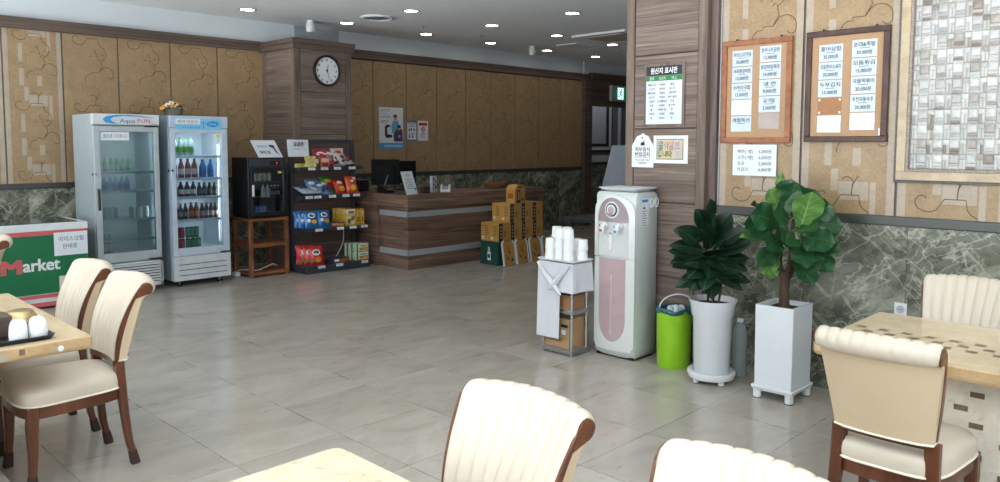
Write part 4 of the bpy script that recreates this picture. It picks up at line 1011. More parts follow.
for j, (xx, yy) in enumerate(((5.79, 8.19), (5.755, 8.26), (5.735, 8.33))):
    for i in range(2):
        place(gb, k == 0, 'green and white cookie box, %s one of the %s stack on the bottom shelf' % (('lower', 'upper')[i], ('front', 'middle', 'rear')[j]), (xx, yy, .094+.107*i), 0, 0); k += 1
nb = box_goods('snack_tray_pack', 'low dark snack pack between red bags and green boxes on the bottom shelf', 'snack pack', None, .23, .14, .06, mat('dark_snack_box', '#3c3550', .4), [(.45, .98, .2, .9, OP), (.6, .9, .35, .75, YP), (.05, .35, .3, .8, WP)]); nb.location = (5.47, 8.235, .094)
b = MB(); b.tube(spline([(5.49, 8.40, .10), (5.56, 8.40, .16), (5.66, 8.42, .30), (5.69, 8.44, .42), (5.70, 8.46, .50)], 6), .006, mat('white_cable', '#c9c9c4', .5), 6); tag(b.build('extension_cable'), 'pale cable rising behind the boxes on the bottom rack shelf', 'cable')
# second shelf
g = 'blue chip bags on the second shelf from below'
bb = snack_bag('chip_bag', '', g, .19, .215, BF, [(.5, .74, .27, .15, WP), (.5, .74, .19, .09, KP), (.62, .36, .20, .13, YP), (.58, .32, .12, .08, BRP), (.25, .45, .12, .1, WP)])
for i, (xx, yy, rz, lb) in enumerate(((5.28, 8.235, .05, 'blue chip bag nearest the yellow boxes, second shelf from below'), (5.10, 8.235, -.10, 'blue chip bag at the front left of the second shelf from below'), (5.25, 8.31, .0, 'blue chip bag behind the one nearest the yellow boxes'), (5.06, 8.31, -.15, 'blue chip bag in the middle of the left row, second shelf from below'), (5.05, 8.39, -.2, 'blue chip bag rearmost of the left row, second shelf from below'))): place(bb, i == 0, lb, (xx, yy, .546), -.25, rz)
fp = box_goods('snack_tray_pack', 'low red-brown snack pack beside the yellow boxes on the second shelf from below', 'snack pack', None, .20, .15, .05, mat('red_brown_pack', '#6a3a30', .4), [(.1, .6, .3, .9, mat('print_pink', '#c08a80', .4)), (.65, .95, .2, .7, YP)]); fp.location = (5.45, 8.29, .546)
yb_ = box_goods('stick_biscuit_box', '', 'box', 'yellow biscuit boxes on the second shelf from below', .145, .035, .215, mat('box_yellow', '#c9a33c', .4), [(.05, .95, .68, .95, WP), (.25, .85, .72, .86, mat('print_maroon', '#6b2430', .4)), (.08, .92, .08, .6, mat('print_cream', '#d9cfa2', .4)), (.15, .5, .12, .4, BRP), (.55, .9, .3, .55, BRP)])
for i in range(6): place(yb_, i == 0, 'yellow biscuit box with cream front, %s in the row' % ('foremost', 'second', 'third', 'fourth', 'fifth', 'rearmost')[i], (5.645-.008*i, 8.225+.043*i, .546), 0, 0)
yl = box_goods('stick_biscuit_box', '', 'box', 'plain yellow boxes at the right end', .055, .045, .205, mat('box_yellow2', '#c4982a', .4), [(.1, .9, .1, .9, YP), (.25, .75, .2, .5, BRP), (.2, .8, .65, .85, WP)])
for i in range(2): place(yl, i == 0, 'narrow plain yellow box, %s one of the pair at that shelf end' % ('left', 'right')[i], (5.755+.07*i, 8.23, .546), 0, 0)
# third shelf
sp_ = snack_bag('snack_pouch', 'flat silver-blue pouch lying at the left of the third shelf from below', None, .30, .24, WF, [(.3, .6, .2, .2, BF), (.7, .4, .15, .15, WP)]); sp_.location = (5.13, 8.24, .975); sp_.rotation_euler = (-1.25, .0, .08)
b2 = snack_bag('snack_bag', '', 'blue and silver snack bags on the third shelf', .18, .21, fo('pale_blue_foil', '#6d8fb8'), [(.4, .7, .25, .12, WP), (.6, .4, .22, .16, BF), (.3, .25, .15, .12, KP)])
for i, (xx, yy, tl_, rz, lb) in enumerate(((5.34, 8.28, -.9, .25, 'blue and silver snack bag lying in front on the third shelf from below'), (5.22, 8.37, -.5, -.1, 'blue and silver snack bag leaning at the back above the silver-blue pouch'), (5.42, 8.34, -.7, .4, 'blue and silver snack bag next to the green bag on the third shelf from below'))): place(b2, i == 0, lb, (xx, yy, .955), tl_, rz)
gbg = snack_bag('snack_bag', 'green-topped snack bag leaning at the back of the third shelf from below', None, .21, .24, fo('green_foil', '#3f8f3c'), [(.5, .7, .3, .12, YP), (.5, .4, .32, .2, RF)]); gbg.location = (5.46, 8.38, .952); gbg.rotation_euler = (-.45, 0, .1)
rbg = snack_bag('snack_bag', 'red snack bag with yellow picture, third shelf from below', None, .17, .21, fo('bright_red_foil', '#bb2b22'), [(.5, .3, .3, .16, YP), (.5, .72, .26, .12, WP), (.6, .28, .15, .1, OP)]); rbg.location = (5.565, 8.27, .952); rbg.rotation_euler = (-.55, 0, .1)
obg = snack_bag('snack_bag', 'orange-red snack bag at the right end of the third shelf from below', None, .17, .23, fo('orange_foil', '#c4502c'), [(.5, .68, .25, .13, RF), (.5, .68, .16, .07, WP), (.5, .3, .26, .16, YP), (.75, .85, .15, .08, WP)]); obg.location = (5.735, 8.28, .952); obg.rotation_euler = (-.35, 0, -.05)
# top shelf
yk = box_goods('biscuit_pack', '', 'snack pack', 'yellow biscuit packs on the top shelf', .13, .06, .045, mat('pack_yellow', '#c2b264', .4), [(.1, .9, .25, .8, mat('print_pale', '#dcd5a2', .4)), (.3, .7, .35, .65, BRP)])
for i, (xx, yy, zz, lb) in enumerate(((5.15, 8.33, 0, 'yellow biscuit pack lying lowest in front on the top rack shelf'), (5.16, 8.34, .046, 'yellow biscuit pack in the middle of the small pile on the top rack shelf'), (5.15, 8.345, .092, 'yellow biscuit pack on top of the small pile on the top rack shelf'), (5.03, 8.37, 0, 'yellow biscuit pack at the far left end of the top rack shelf'))): place(yk, i == 0, lb, (xx, yy, 1.2955+zz), 0, .05*i)
pk = box_goods('biscuit_pack', 'small pinkish brown biscuit carton in the middle of the top rack shelf', 'box', None, .13, .05, .12, mat('carton_pink_brown', '#a56a50', .4), [(.1, .9, .5, .9, mat('print_pale2', '#d9b79a', .4)), (.2, .8, .1, .4, RF)]); pk.location = (5.35, 8.34, 1.2955)
bk_ = box_goods('biscuit_pack', 'small dark brown biscuit carton left of the pinkish one on the top rack shelf', 'box', None, .06, .05, .11, mat('carton_dark_brown', '#5a3b2c', .4), [(.2, .8, .4, .9, WP)]); bk_.location = (5.245, 8.36, 1.2955)
r2 = snack_bag('snack_bag', '', 'crimson snack bags on the top shelf', .20, .23, fo('crimson_foil', '#a3283c'), [(.5, .7, .28, .12, WP), (.45, .35, .26, .18, mat('print_rose', '#c77b83', .4)), (.7, .5, .12, .12, KP)])
for i, (xx, yy, tl_, rz, zz, lb) in enumerate(((5.47, 8.35, -.8, .35, .03, 'crimson snack bag slumped in front on the top rack shelf'), (5.36, 8.42, -.3, -.2, 0, 'crimson snack bag upright at the back of the top rack shelf'), (5.50, 8.42, -.35, .25, 0, 'crimson snack bag upright next to the white and black bags'))): place(r2, i == 0, lb, (xx, yy, 1.297+zz), tl_, rz)
w2 = snack_bag('snack_bag', '', 'white red and black snack bags on the top shelf', .19, .24, fo('white_foil', '#b9b6b2'), [(.5, .75, .3, .10, RF), (.4, .45, .2, .14, KP), (.65, .3, .2, .12, RF), (.3, .2, .15, .08, KP)])
for i, (xx, yy, tl_, rz, zz, lb) in enumerate(((5.69, 8.36, -.75, .3, .02, 'white and red snack bag leaning forward on the top rack shelf'), (5.62, 8.42, -.3, -.1, 0, 'white and red snack bag upright, tallest of its kind on the top rack shelf'), (5.78, 8.39, -.9, .45, .03, 'white and red snack bag slumped at the right end of the top rack shelf'))): place(w2, i == 0, lb, (xx, yy, 1.297+zz), tl_, rz)

# ------------------------------------------------------------------ reception counter
CW = wood('counter_wood', '#4c3a31', '#957d6f', (1.6, 1.6, 46), .42, mid='#71594c')
BAND = mat('counter_band', '#b4bac0', .3, .35)
x0, x1, y0, y1 = 6.00, 8.55, 7.50, 8.20
T = thing('reception_counter', 'dark brown wooden reception counter with two pale metal bands', 'counter', (6.0, 7.5, 0))
b = MB(); b.bx(x0+.05, x1-.4, y0+.055, y1-.06, 0, .80, CW); b.bx(x0+.05, 6.62, y1-.06, 9.0, 0, .80, CW); b.build('body', T, bevel=.004)
b = MB(); b.bx(x0-.005, x1, y0-.005, y1, .785, .95, CW); b.bx(x0-.005, 6.68, y1, 9.05, .785, .95, CW); b.build('worktop', T, bevel=.008)
b = MB(); b.bx(x1-.42, x1-.02, y0+.05, y1-.1, 0, .785, CW); b.build('end_panel', T)
b = MB(); b.bx(x0+.005, x0+.05, 8.13, 8.98, 0, .785, CW); b.build('side_panel', T, bevel=.004)
for za, zb in ((.665, .735), (.175, .25)):
    b = MB(); b.bx(x0+.036, x1-.42, y0+.042, y0+.055, za, zb, BAND); b.bx(x0+.036, x0+.05, y0+.042, 8.13, za, zb, BAND); b.build('metal_band', T, bevel=.002)

# on the counter
zc = .9505
MONB = mat('matte_black_case', '#0b0b0d', .65, spec=.15)
def monitor(label, c, yaw, w, h, lean, logo):
    T = thing('monitor', label, 'monitor', c, yaw)
    kw = dict(local=True)
    b = MB(); ca, sa = math.cos(lean), math.sin(lean); o = V(0, 0, .09); ww = V(0, sa, ca); nn = V(0, -ca, sa)
    b.obx(o+ww*h/2, X*w/2, ww*h/2, nn*.018, MONB); b.obx(o+ww*h*.45+nn*.025, X*w*.32, ww*h*.3, nn*.015, MONB); b.build('housing', T, bevel=.006, **kw)
    b = MB(); b.obx(o+ww*h/2-nn*.019, X*(w/2-.02), ww*(h/2-.02), nn*.001, mat('dark_screen', '#10131c', .1)); b.build('screen', T, **kw)
    b = MB(); b.tube([(0, -.02, .012), (0, -.06, .10), (.03, -.05, .20), (.045, -.035, .25)], [.022, .018, .013, .012], mat('grey_arm', '#4b4d52', .3, .4), 10); b.build('stand', T, **kw)
    b = MB(); b.lathe([(.11, 0), (.11, .01), (.09, .016)], (0, 0, 0), BLACK, 28); b.build('base', T, **kw)
    if logo: b = MB(); b.bx(-.03, .03, -.0215, -.0195, .40, .408, INKG); b.build('badge', T, **kw)
    return T
monitor('black monitor seen from behind on the left end of the counter', (6.27, 8.30, zc), -.70, .37, .34, -.10, True)
monitor('dark blue-black monitor half hidden behind the standing paper notice', (6.72, 8.50, zc), -.55, .36, .31, -.05, False)
T = thing('receipt_printer', 'black receipt printer between the snack rack and the black monitor', 'printer', (6.07, 8.62, zc))
b = MB(); b.bx(5.99, 6.16, 8.52, 8.70, zc, zc+.15, BLACK); b.build('housing', T, bevel=.01)
b = MB(); b.bx(5.985, 5.991, 8.54, 8.68, zc+.07, zc+.09, mat('dark_grey_panel', '#3a3e44', .35)); b.build('paper_slot', T)
b = MB(); b.bx(6.00, 6.15, 8.53, 8.66, zc+.1505, zc+.156, mat('dark_grey_panel', '#3a3e44', .35)); b.build('lid', T, bevel=.003)
T = thing('desk_telephone', 'black desk telephone in front of the black monitor on the counter', 'telephone', (6.10, 8.08, zc))
b = MB(); b.prism([(0, 0), (.16, 0), (.16, .07), (0, .03)], V(6.02, 8.00, zc), Y, Z, V(.16, 0, 0), BLACK); b.build('base', T, bevel=.006)
b = MB(); b.obx((6.05, 8.08, zc+.075), (.022, 0, 0), (0, .09, .02), (0, -.004, .014), BLACK); b.build('handset', T, bevel=.008)
b = MB(); b.bx(6.10, 6.16, 8.02, 8.05, zc+.044, zc+.052, mat('yellow_note', '#c9c48a', .6)); b.build('memo_label', T)
# notices
b = MB(); P0 = V(6.01, 7.53, zc); uu = V(.95, .25, 0).normalized(); ww = V(-.055, .05, .28).normalized(); nn = uu.cross(ww)
b.slab(P0, uu, ww, 0, .235, 0, .30, .004, PAPERW); f0 = P0+nn*.0045
b.text('안내문', f0+uu*.12+ww*.235, uu, ww, .022, INK); 
for i, wd in enumerate((.13, .15, .12, .16, .10, .13)): b.slab(f0, uu, ww, .12-wd/2, .12+wd/2, .075+.024*i, .082+.024*i, .0006, INKG)
b.disc(f0+uu*.20+ww*.07, uu, ww, .016, INK, .001, 14)
b.prism([(.0, 0), (.10, 0), (.02, .09)], P0+uu*.12-nn*.001, -nn, ww, uu*.01, PAPERW)
tag(b.build('paper_stand'), 'white standing paper notice at the counter corner', 'notice')
b = MB(); P1 = V(6.22, 7.74, zc); uu2 = V(.9, .25, 0).normalized(); ww2 = V(-.05, .10, .3).normalized(); b.slab(P1, uu2, ww2, 0, .17, 0, .25, .003, mat('cream_sheet', '#cfd0c4', .6)); b.prism([(.0, 0), (.09, 0), (.02, .08)], P1+uu2*.08-uu2.cross(ww2)*.001, -uu2.cross(ww2), ww2, uu2*.01, PAPERW)
tag(b.build('paper_stand'), 'cream sheet standing just behind the white paper notice', 'notice')
b = MB(); b.bx(6.345, 6.45, 7.60, 7.68, zc, zc+.085, mat('dark_red_brown_box', '#3a2420', .5)); b.bx(6.355, 6.44, 7.61, 7.67, zc+.0851, zc+.088, BLACK); tag(b.build('card_box', bevel=.003), 'small dark brown box beside the white paper notice on the counter', 'box')
T = thing('card_holder', 'small white block with black pattern standing on the counter', 'card holder', (6.66, 7.78, zc), .3)
b = MB(); b.bx(-.055, .055, -.02, .02, .02, .21, mat('pale_grey_card', '#a9adb2', .4)); b.bx(-.06, .06, -.035, .035, 0, .02, mat('pale_grey_card', '#a9adb2', .4)); b.build('block', T, local=True, bevel=.002)
b = MB()
for x_, z_, r_ in ((-.025, .17, .018), (.02, .14, .014), (-.02, .10, .016), (.025, .07, .018), (-.03, .05, .012)): b.disc((x_, -.021, z_), X, Z, r_, INK, 0, 10)
b.build('pattern', T, local=True)
T = thing('card_terminal', 'black and white card terminal on the counter', 'card terminal', (6.82, 7.72, zc), -.75)
b = MB(); b.prism([(-.10, 0), (.10, 0), (.10, .085), (.06, .095), (-.10, .03)], V(-.065, 0, 0), Y, Z, V(.13, 0, 0), mat('terminal_white', '#d0d3d6', .4)); b.build('housing', T, local=True, bevel=.006)
def tp(y): return .03+(y+.10)*.065/.16+.001
b = MB(); b.add([V(x, y, tp(y)) for x, y in ((-.04, .005), (.04, .005), (.04, .055), (-.04, .055))], [(0, 1, 2, 3)], BLACK); b.build('screen', T, local=True)
b = MB()
for i in range(3):
    for j in range(4): b.add([V(x, y, tp(y)) for x, y in ((-.04+.028*i, -.085+.021*j), (-.018+.028*i, -.085+.021*j), (-.018+.028*i, -.07+.021*j), (-.04+.028*i, -.07+.021*j))], [(0, 1, 2, 3)], INK)
b.build('keypad', T, local=True)
# wicker basket
T = thing('wicker_basket', 'low brown wicker basket on the counter behind the orange boxes', 'basket', (7.90, 7.85, zc))
b = MB(); WK = mat('brown_wicker', '#7d5434', .7, var=.3, scale=70)
for i in range(6): k = 1+.07*i; b.tube([V(7.90+.15*k*math.cos(a), 7.85+.10*k*math.sin(a), zc+.008+.013*i+.002*math.sin(a*14+PI*i)) for a in [2*PI*q/56 for q in range(57)]], .008, WK, 6)
b.build('wicker_body', T)
b = MB(); b.lathe([(.0, .004), (.14, .006)], (0, 0, 0), WK, 24); o = b.build('basket_floor', T, local=True); o.scale = (1, .6, 1)
# ------------------------------------------------------------------ orange drink boxes in front of the counter
ORB = mat('orange_carton', '#b48a45', .5, var=.08)
NAVY = mat('navy_stripe', '#1d1f3d', .5)
ORD = mat('orange_print', '#8f4f22', .5)
def drink_box(label, loc, group):
    T = thing('juice_carton', label, 'carton', (0, 0, 0), 0, group)
    w, d, h = .2175, .162, .242
    b = MB(); b.bx(0, w, 0, d, 0, h, ORB); b.build('carton', T, local=True, bevel=.004)
    b = MB(); b.bx(.012, .075, -.0012, 0, .002, h-.002, NAVY)
    for i in range(4): b.bx(.032, .056, -.002, -.0011, .04+.045*i, .065+.045*i, mat('pale_gold_print', '#a99a78', .5))
    b.bx(.11, .13, -.0012, 0, .06, .14, ORD); b.bx(.15, .155, -.0012, 0, .05, .18, ORD)
    b.bx(-.0012, 0, .02, .142, .195, .205, ORD)
    for i in range(4): b.bx(-.0012, 0, .03, .10-.012*(i % 2), .075+.026*i, .087+.026*i, ORD)
    b.bx(-.0012, 0, .10, .145, .02, .06, mat('pale_print', '#c9c2ae', .5)); b.bx(-.0012, 0, .04, .09, .15, .19, mat('dull_gold', '#8d7a4a', .5)); b.build('print', T, local=True)
    T.location = loc; return T
pr = None; g = 'orange juice cartons stacked on the green crates'
for r, (xs_, z) in enumerate((((7.10, 7.32, 7.54, 7.76), .312), ((7.31, 7.53, 7.75), .556))):
    for j in range(2):
        for i, xx in enumerate(xs_):
            nm = ('leftmost', 'second from left', 'third from left', 'rightmost')[i] if r == 0 else ('leftmost', 'middle', 'rightmost')[i]
            lb = 'orange juice carton, %s of the %s layer, %s row' % (nm, ('lower', 'upper')[r], ('front', 'rear')[j])
            if pr is None: pr = drink_box(lb, (xx, 7.0, z), g)
            else: dup(pr, (xx, 7.0+.165*j, z), None, lb)
T = thing('juice_carton', 'single orange juice carton with peaked handle on top of the pile', 'carton', (7.43, 7.02, .80), 0, None)
b = MB(); P = [(0, 0), (.20, 0), (.20, .18), (.15, .245), (.05, .245), (0, .18)]; b.prism(P, V(7.43, 7.02, .7995), X, Z, V(0, .16, 0), ORB); b.build('carton', T, bevel=.003)
b = MB(); b.bx(7.47, 7.53, 7.018, 7.0205, .802, .975, NAVY); b.bx(7.485, 7.515, 7.016, 7.0185, .84, .95, mat('pale_gold_print', '#a99a78', .5)); b.bx(7.55, 7.60, 7.018, 7.0205, .83, .86, ORD); b.bx(7.428, 7.4305, 7.05, 7.15, .86, .93, ORD); b.build('print', T)
b = MB(); b.bx(7.49, 7.57, 7.017, 7.0205, 1.005, 1.02, mat('carton_hole', '#3b2a16', .8)); b.build('handle_hole', T)
CRT = mat('green_crate', '#14443a', .45)
def crate(label, loc):
    T = thing('bottle_crate', label, 'crate', (0, 0, 0), 0, 'green bottle crates under the orange cartons')
    w, d, h = .435, .33, .31; b = MB()
    b.bx(0, w, 0, .02, 0, h, CRT); b.bx(0, w, d-.02, d, 0, h, CRT); b.bx(0, .02, .02, d-.02, 0, h, CRT); b.bx(w-.02, w, .02, d-.02, 0, h, CRT); b.bx(.02, w-.02, .02, d-.02, 0, .02, CRT); b.bx(.02, w-.02, .02, d-.02, h-.03, h-.002, CRT)
    for i in range(4): b.bx(-.008, 0, .015+.09*i, .03+.09*i, 0, h, CRT)
    b.bx(-.01, 0, 0, d, h-.03, h, CRT); b.bx(-.01, 0, 0, d, 0, .03, CRT); b.build('shell', T, local=True, bevel=.003)
    b = MB(); b.bx(-.0105, -.002, .14, .195, .06, .17, WHITE); b.bx(-.0115, -.010, .145, .19, .09, .14, mat('navy_print', '#23408e', .5)); b.bx(-.0115, -.004, .152, .184, .17, .235, mat('pale_glass_drink', '#b3c3c2', .2)); b.build('bottle_picture', T, local=True)
    T.location = loc; return T
cr = crate('dark green bottle crate with a bottle picture, at the left under the orange cartons', (7.10, 7.0, 0))
dup(cr, (7.545, 7.0, 0), None, 'dark green bottle crate at the right, behind the orange display cards')
def card(label, loc, rz):
    T = thing('display_card', label, 'display card', (0, 0, 0), 0, 'orange display cards leaning on the crates')
    w, h = .215, .315; lean = .17; ww = V(0, math.sin(lean), math.cos(lean)); nn = X.cross(ww); o = V(0, -.075, .002)
    b = MB(); 
    pl = [(0, 0), (w, 0), (w, h-.03), (w-.03, h), (.03, h), (0, h-.03)]
    b.prism(pl, o, X, ww, nn*.006, ORB); b.build('card', T, local=True)
    b = MB()
    b.prism([(-.022, .0), (.004, .0), (.004, h-.02), (.03, h+.003), (.03, h+.016), (.0, h+.012), (-.022, h-.02)], o, X, ww, nn*.012, PAPERW); b.prism([(w-.006, .0), (w+.008, .0), (w+.008, h-.02), (w-.03, h+.016), (w-.03, h), (w-.006, h-.03)], o, X, ww, nn*.012, PAPERW); b.build('white_edge', T, local=True)
    b = MB(); f0 = o+nn*.0065
    b.disc(f0+X*.15+ww*.07, X, ww, .022, mat('navy_print', '#23408e', .5), .001, 16); b.disc(f0+X*.07+ww*.09, X, ww, .018, ORD, .001, 14); b.ribbon(arc(.07, .13, .03, 150, 330, 10), .008, f0, X, ww, .001, INK)
    for i in range(3): b.slab(f0, X, ww, .06, .13, .18+.03*i, .19+.03*i, .001, ORD)
    b.disc(f0+X*.11+ww*.17, X, ww, .02, ORD, .001, 12); b.build('print', T, local=True)
    T.location = loc; T.rotation_euler = (0, 0, rz); return T
cd = card('orange display card with white edges leaning on the crates, leftmost of four', (7.125, 6.985, 0), 0)
dup(cd, (7.375, 6.985, 0), 0.0, 'orange display card with white edges leaning on the crates, second from left')
dup(cd, (7.645, 6.985, 0), 0.0, 'orange display card with white edges leaning on the crates, third from left')
dup(cd, (7.90, 6.985, 0), 0.0, 'orange display card with white edges leaning on the crates, rightmost of four')

# ------------------------------------------------------------------ clock, posters, exit sign
T = thing('wall_clock', 'round white-faced clock with black rim on the wooden pillar', 'clock', (5.555, 8.588, 2.515))
c = V(5.555, 8.588, 2.515)
b = MB(); b.lathe([(.19, 0), (.198, .012), (.198, .045), (.190, .052), (.172, .046), (.170, .020)], c, BLACK, 48, axis=(0, -1, 0), cap1=False); b.build('rim', T)
b = MB(); b.disc(c+V(0, -.022, 0), X, Z, .172, mat('clock_face', '#dfe3e6', .5, var=.01), 0, 48)
for i in range(12):
    a = PI/2-2*PI*(i+1)/12; p = c+V(.138*math.cos(a), -.0225, .138*math.sin(a)-.013); b.text(str(i+1), p-V(0, 0, .002), X, Z, .031, INK, bold=.04)
b.build('face', T)
b = MB()
for ang, ln, wd, of in ((PI/2-2*PI*(12.45/12), .085, .011, .026), (PI/2-2*PI*(27/60), .135, .008, .029)):
    d = V(math.cos(ang), 0, math.sin(ang)); s_ = V(-d.z, 0, d.x)*wd/2; q = c+V(0, -of, 0)-d*.02; e = c+V(0, -of, 0)+d*ln
    b.add([q-s_, q+s_, e+s_*.5, e-s_*.5], [(0, 3, 2, 1), (0, 1, 2, 3)], INK)
b.lathe([(.012, 0), (.012, .012), (0, .014)], c+V(0, -.022, 0), INK, 14, axis=(0, -1, 0)); b.build('hands', T)

yw = YB-.0175
T = thing('poster', 'tall white poster with blue foot showing a person beside a massage chair', 'poster', (7.2, yw, 1.51))
b = MB(); b.bx(6.975, 7.425, yw-.004, yw, 1.51, 2.132, mat('poster_white', '#d4d6da', .5)); b.bx(6.975, 7.425, yw-.005, yw-.0038, 1.51, 1.60, mat('poster_blue', '#3f92c8', .5)); b.build('sheet', T)
f0 = V(0, yw-.0052, 0); b = MB()
b.text('편안한 안마', f0+V(7.00, 0, 2.07), X, Z, .030, INK, align='L', width=.19); b.text('휴식공간', f0+V(7.00, 0, 2.02), X, Z, .028, BLUE, align='L', width=.15); b.text('지금 바로', f0+V(7.00, 0, 1.975), X, Z, .028, INK, align='L', width=.18)
for i in range(3): b.slab(f0, X, Z, 7.00, 7.16-.02*i, 1.93-.018*i, 1.937-.018*i, .0004, INKG)
for i in range(2): b.slab(f0, X, Z, 7.06, 7.40, 1.54+.02*i, 1.547+.02*i, .0004, WHITE)
b.build('lettering', T)
b = MB(); SK = mat('poster_skin', '#b98a6c', .6); SB = mat('poster_shirt', '#5a9cc4', .6); DK = mat('poster_dark', '#2a2630', .6); PU = mat('poster_purple', '#4b3f52', .6)
o = V(7.0, yw-.0048, 1.6)
def pp(pts, m, k): b.prism(pts, o+V(0, -.0004*k, 0), X, Z, V(0, -.0003, 0), m)
pp([(.21, .15), (.20, .26), (.235, .33), (.29, .34), (.33, .33), (.36, .24), (.36, .12)], SB, 0)
pp(arc(.275, .375, .036, 0, 360, 14)[:-1], SK, 1); pp(arc(.275, .39, .040, 0, 180, 8), DK, 2)
pp([(.08, .10), (.075, .24), (.11, .275), (.17, .27), (.185, .24), (.15, .24), (.12, .22), (.125, .13), (.21, .12), (.22, .085), (.12, .07)], DK, 2)
pp([(.25, .02), (.235, .12), (.27, .17), (.31, .22), (.37, .23), (.41, .19), (.415, .02)], PU, 3); pp(arc(.345, .22, .032, 0, 360, 12)[:-1], SK, 4); pp(arc(.345, .235, .038, -10, 190, 10), DK, 5); pp(arc(.35, .10, .05, 0, 360, 14)[:-1], mat('poster_navy', '#262c55', .6), 5); pp(arc(.35, .10, .028, 0, 360, 12)[:-1], mat('poster_silver', '#8f90a8', .5), 6)
b.build('picture', T)
def notice(name, label, cat, x0, x1, z0, z1, edge):
    T = thing(name, label, cat, ((x0+x1)/2, yw, z0)); b = MB(); b.bx(x0, x1, yw-.004, yw, z0, z1, mat('poster_white', '#d4d6da', .5))
    if edge: b.bx(x0, x1, yw-.005, yw-.0038, z1-.03, z1, edge); b.bx(x0, x1, yw-.005, yw-.0038, z0, z0+.02, edge); b.bx(x0, x0+.015, yw-.005, yw-.0038, z0, z1, edge); b.bx(x1-.015, x1, yw-.005, yw-.0038, z0, z1, edge)
    b.build('sheet', T); return T
NB = mat('notice_blue', '#4b6a94', .5)
T = notice('wall_notice', 'small white notice with blue border right of the tall poster', 'notice', 7.49, 7.70, 1.63, 1.945, NB)
b = MB(); f0 = V(7.49, yw-.0055, 1.63); b.text('이용안내', f0+V(.105, 0, .255), X, Z, .024, INK, width=.15); b.slab(f0, X, Z, .05, .16, .225, .235, .0004, INK)
for x_, z_ in ((.06, .15), (.10, .16), (.15, .155), (.06, .05), (.12, .05)): b.slab(f0, X, Z, x_-.012, x_+.012, z_, z_+.035, .0004, INK)
for i in range(3): b.slab(f0, X, Z, .045, .165, .095+.012*i, .099+.012*i, .0004, INKG)
b.build('print', T)
T = notice('wall_notice', 'small white notice with a red band and red ring right of the blue-edged notice', 'notice', 7.715, 7.925, 1.635, 1.945, None)
b = MB(); f0 = V(7.715, yw-.0045, 1.635); b.slab(f0, X, Z, .02, .19, .235, .28, .0004, RED); b.ribbon(arc(.105, .175, .033, 0, 360, 20), .016, f0, X, Z, .0008, RED); b.disc(f0+V(.105, 0, .175), X, Z, .018, mat('poster_silver', '#8f90a8', .5), .0006, 12)
for i in range(4): b.slab(f0, X, Z, .05, .16-.02*(i % 2), .05+.02*i, .057+.02*i, .0004, INKG)
b.build('print', T)
ye = YB-.06
T = thing('exit_sign', 'lit green exit sign with a running figure above the dark passage', 'exit sign', (12.87, ye, 2.46))
b = MB(); b.bx(12.62, 13.14, ye-.07, ye, 2.45, 2.76, mat('exit_case', '#a3a8aa', .45)); b.build('case', T, bevel=.008)
b = MB(); b.bx(12.75, 13.07, ye-.074, ye-.069, 2.475, 2.735, glow('exit_green', '#0a7a50', .55)); b.build('green_panel', T)
b = MB(); EW = glow('exit_white', '#bfeaff', 1.6); b.bx(12.81, 13.00, ye-.077, ye-.073, 2.49, 2.72, EW); b.build('lit_door', T)
b = MB(); f0 = V(12.905, ye-.0775, 2.60); EG = mat('exit_figure', '#0b5a44', .5)
b.disc(f0+V(.02, 0, .085), X, Z, .02, EG, .001, 12)
for p, q, wd in (((.01, .06), (-.005, -.01), .035), ((.0, .05), (-.06, .03), .016), ((.01, .05), (.055, .015), .016), ((-.005, -.005), (.045, -.04), .02), ((.045, -.04), (.03, -.10), .018), ((-.005, -.005), (-.045, -.05), .02), ((-.045, -.05), (-.085, -.055), .018)): b.ribbon([p, q], wd, f0, X, Z, .001, EG)
b.build('running_figure', T)

# ------------------------------------------------------------------ ceiling fittings
RING = mat('downlight_ring', '#8d8d8a', .4)
LX, LYs = (4.55, 5.96, 7.40, 8.74, 10.10, 11.35), (8.70, 7.46, 6.06)
NAMES = {(4.55, 8.70): 'nearest the left end of the far row', (5.96, 8.70): 'right above the wooden clock pillar', (5.96, 7.36): 'at the top centre, cut by no edge, nearest the round vent', (7.36, 8.74): 'third along the far row, above the tall poster', (7.43, 7.46): 'second along the middle row', (8.70, 8.76): 'fourth along the far row', (8.78, 7.46): 'beside the near corner of the ceiling cassette', (10.05, 8.75): 'fifth along the far row', (10.18, 7.48): 'nearest the plank pillar, past the ceiling cassette', (11.35, 8.72): 'last of the far row, above the exit sign', (7.42, 6.06): 'in the near row, left of the ceiling cassette'}
first = None
for (lx, ly), nm in NAMES.items():
    lb = 'lit round ceiling downlight %s' % nm
    if first is None:
        first = thing('ceiling_downlight', lb, 'ceiling light', (0, 0, 0), 0, 'round ceiling downlights')
        b = MB(); b.lathe([(.105, 0), (.105, -.006), (.088, -.010), (.080, -.004), (.080, .0)], (0, 0, 0), RING, 28, cap0=False, cap1=False); b.build('ring', first, local=True)
        b = MB(); b.lathe([(.0, -.0035), (.080, -.0035)], (0, 0, 0), LAMP, 28, cap0=False, cap1=False); b.build('lamp', first, local=True)
        first.location = (lx, ly, ZC)
    else: dup(first, (lx, ly, ZC), None, lb)
T = thing('ring_vent', 'large round white vent in the ceiling without a lamp', 'ceiling vent', (5.97, 8.05, ZC))
b = MB(); b.lathe([(.21, 0), (.21, -.012), (.185, -.022), (.16, -.010)], (5.97, 8.05, ZC), WHITE, 32, cap0=False, cap1=False); b.build('outer_ring', T)
b = MB(); b.lathe([(.0, -.006), (.14, -.006), (.16, -.002)], (5.97, 8.05, ZC), mat('vent_shadow_grey', '#77797a', .6), 32, cap0=False, cap1=False); b.build('inner_disc', T)
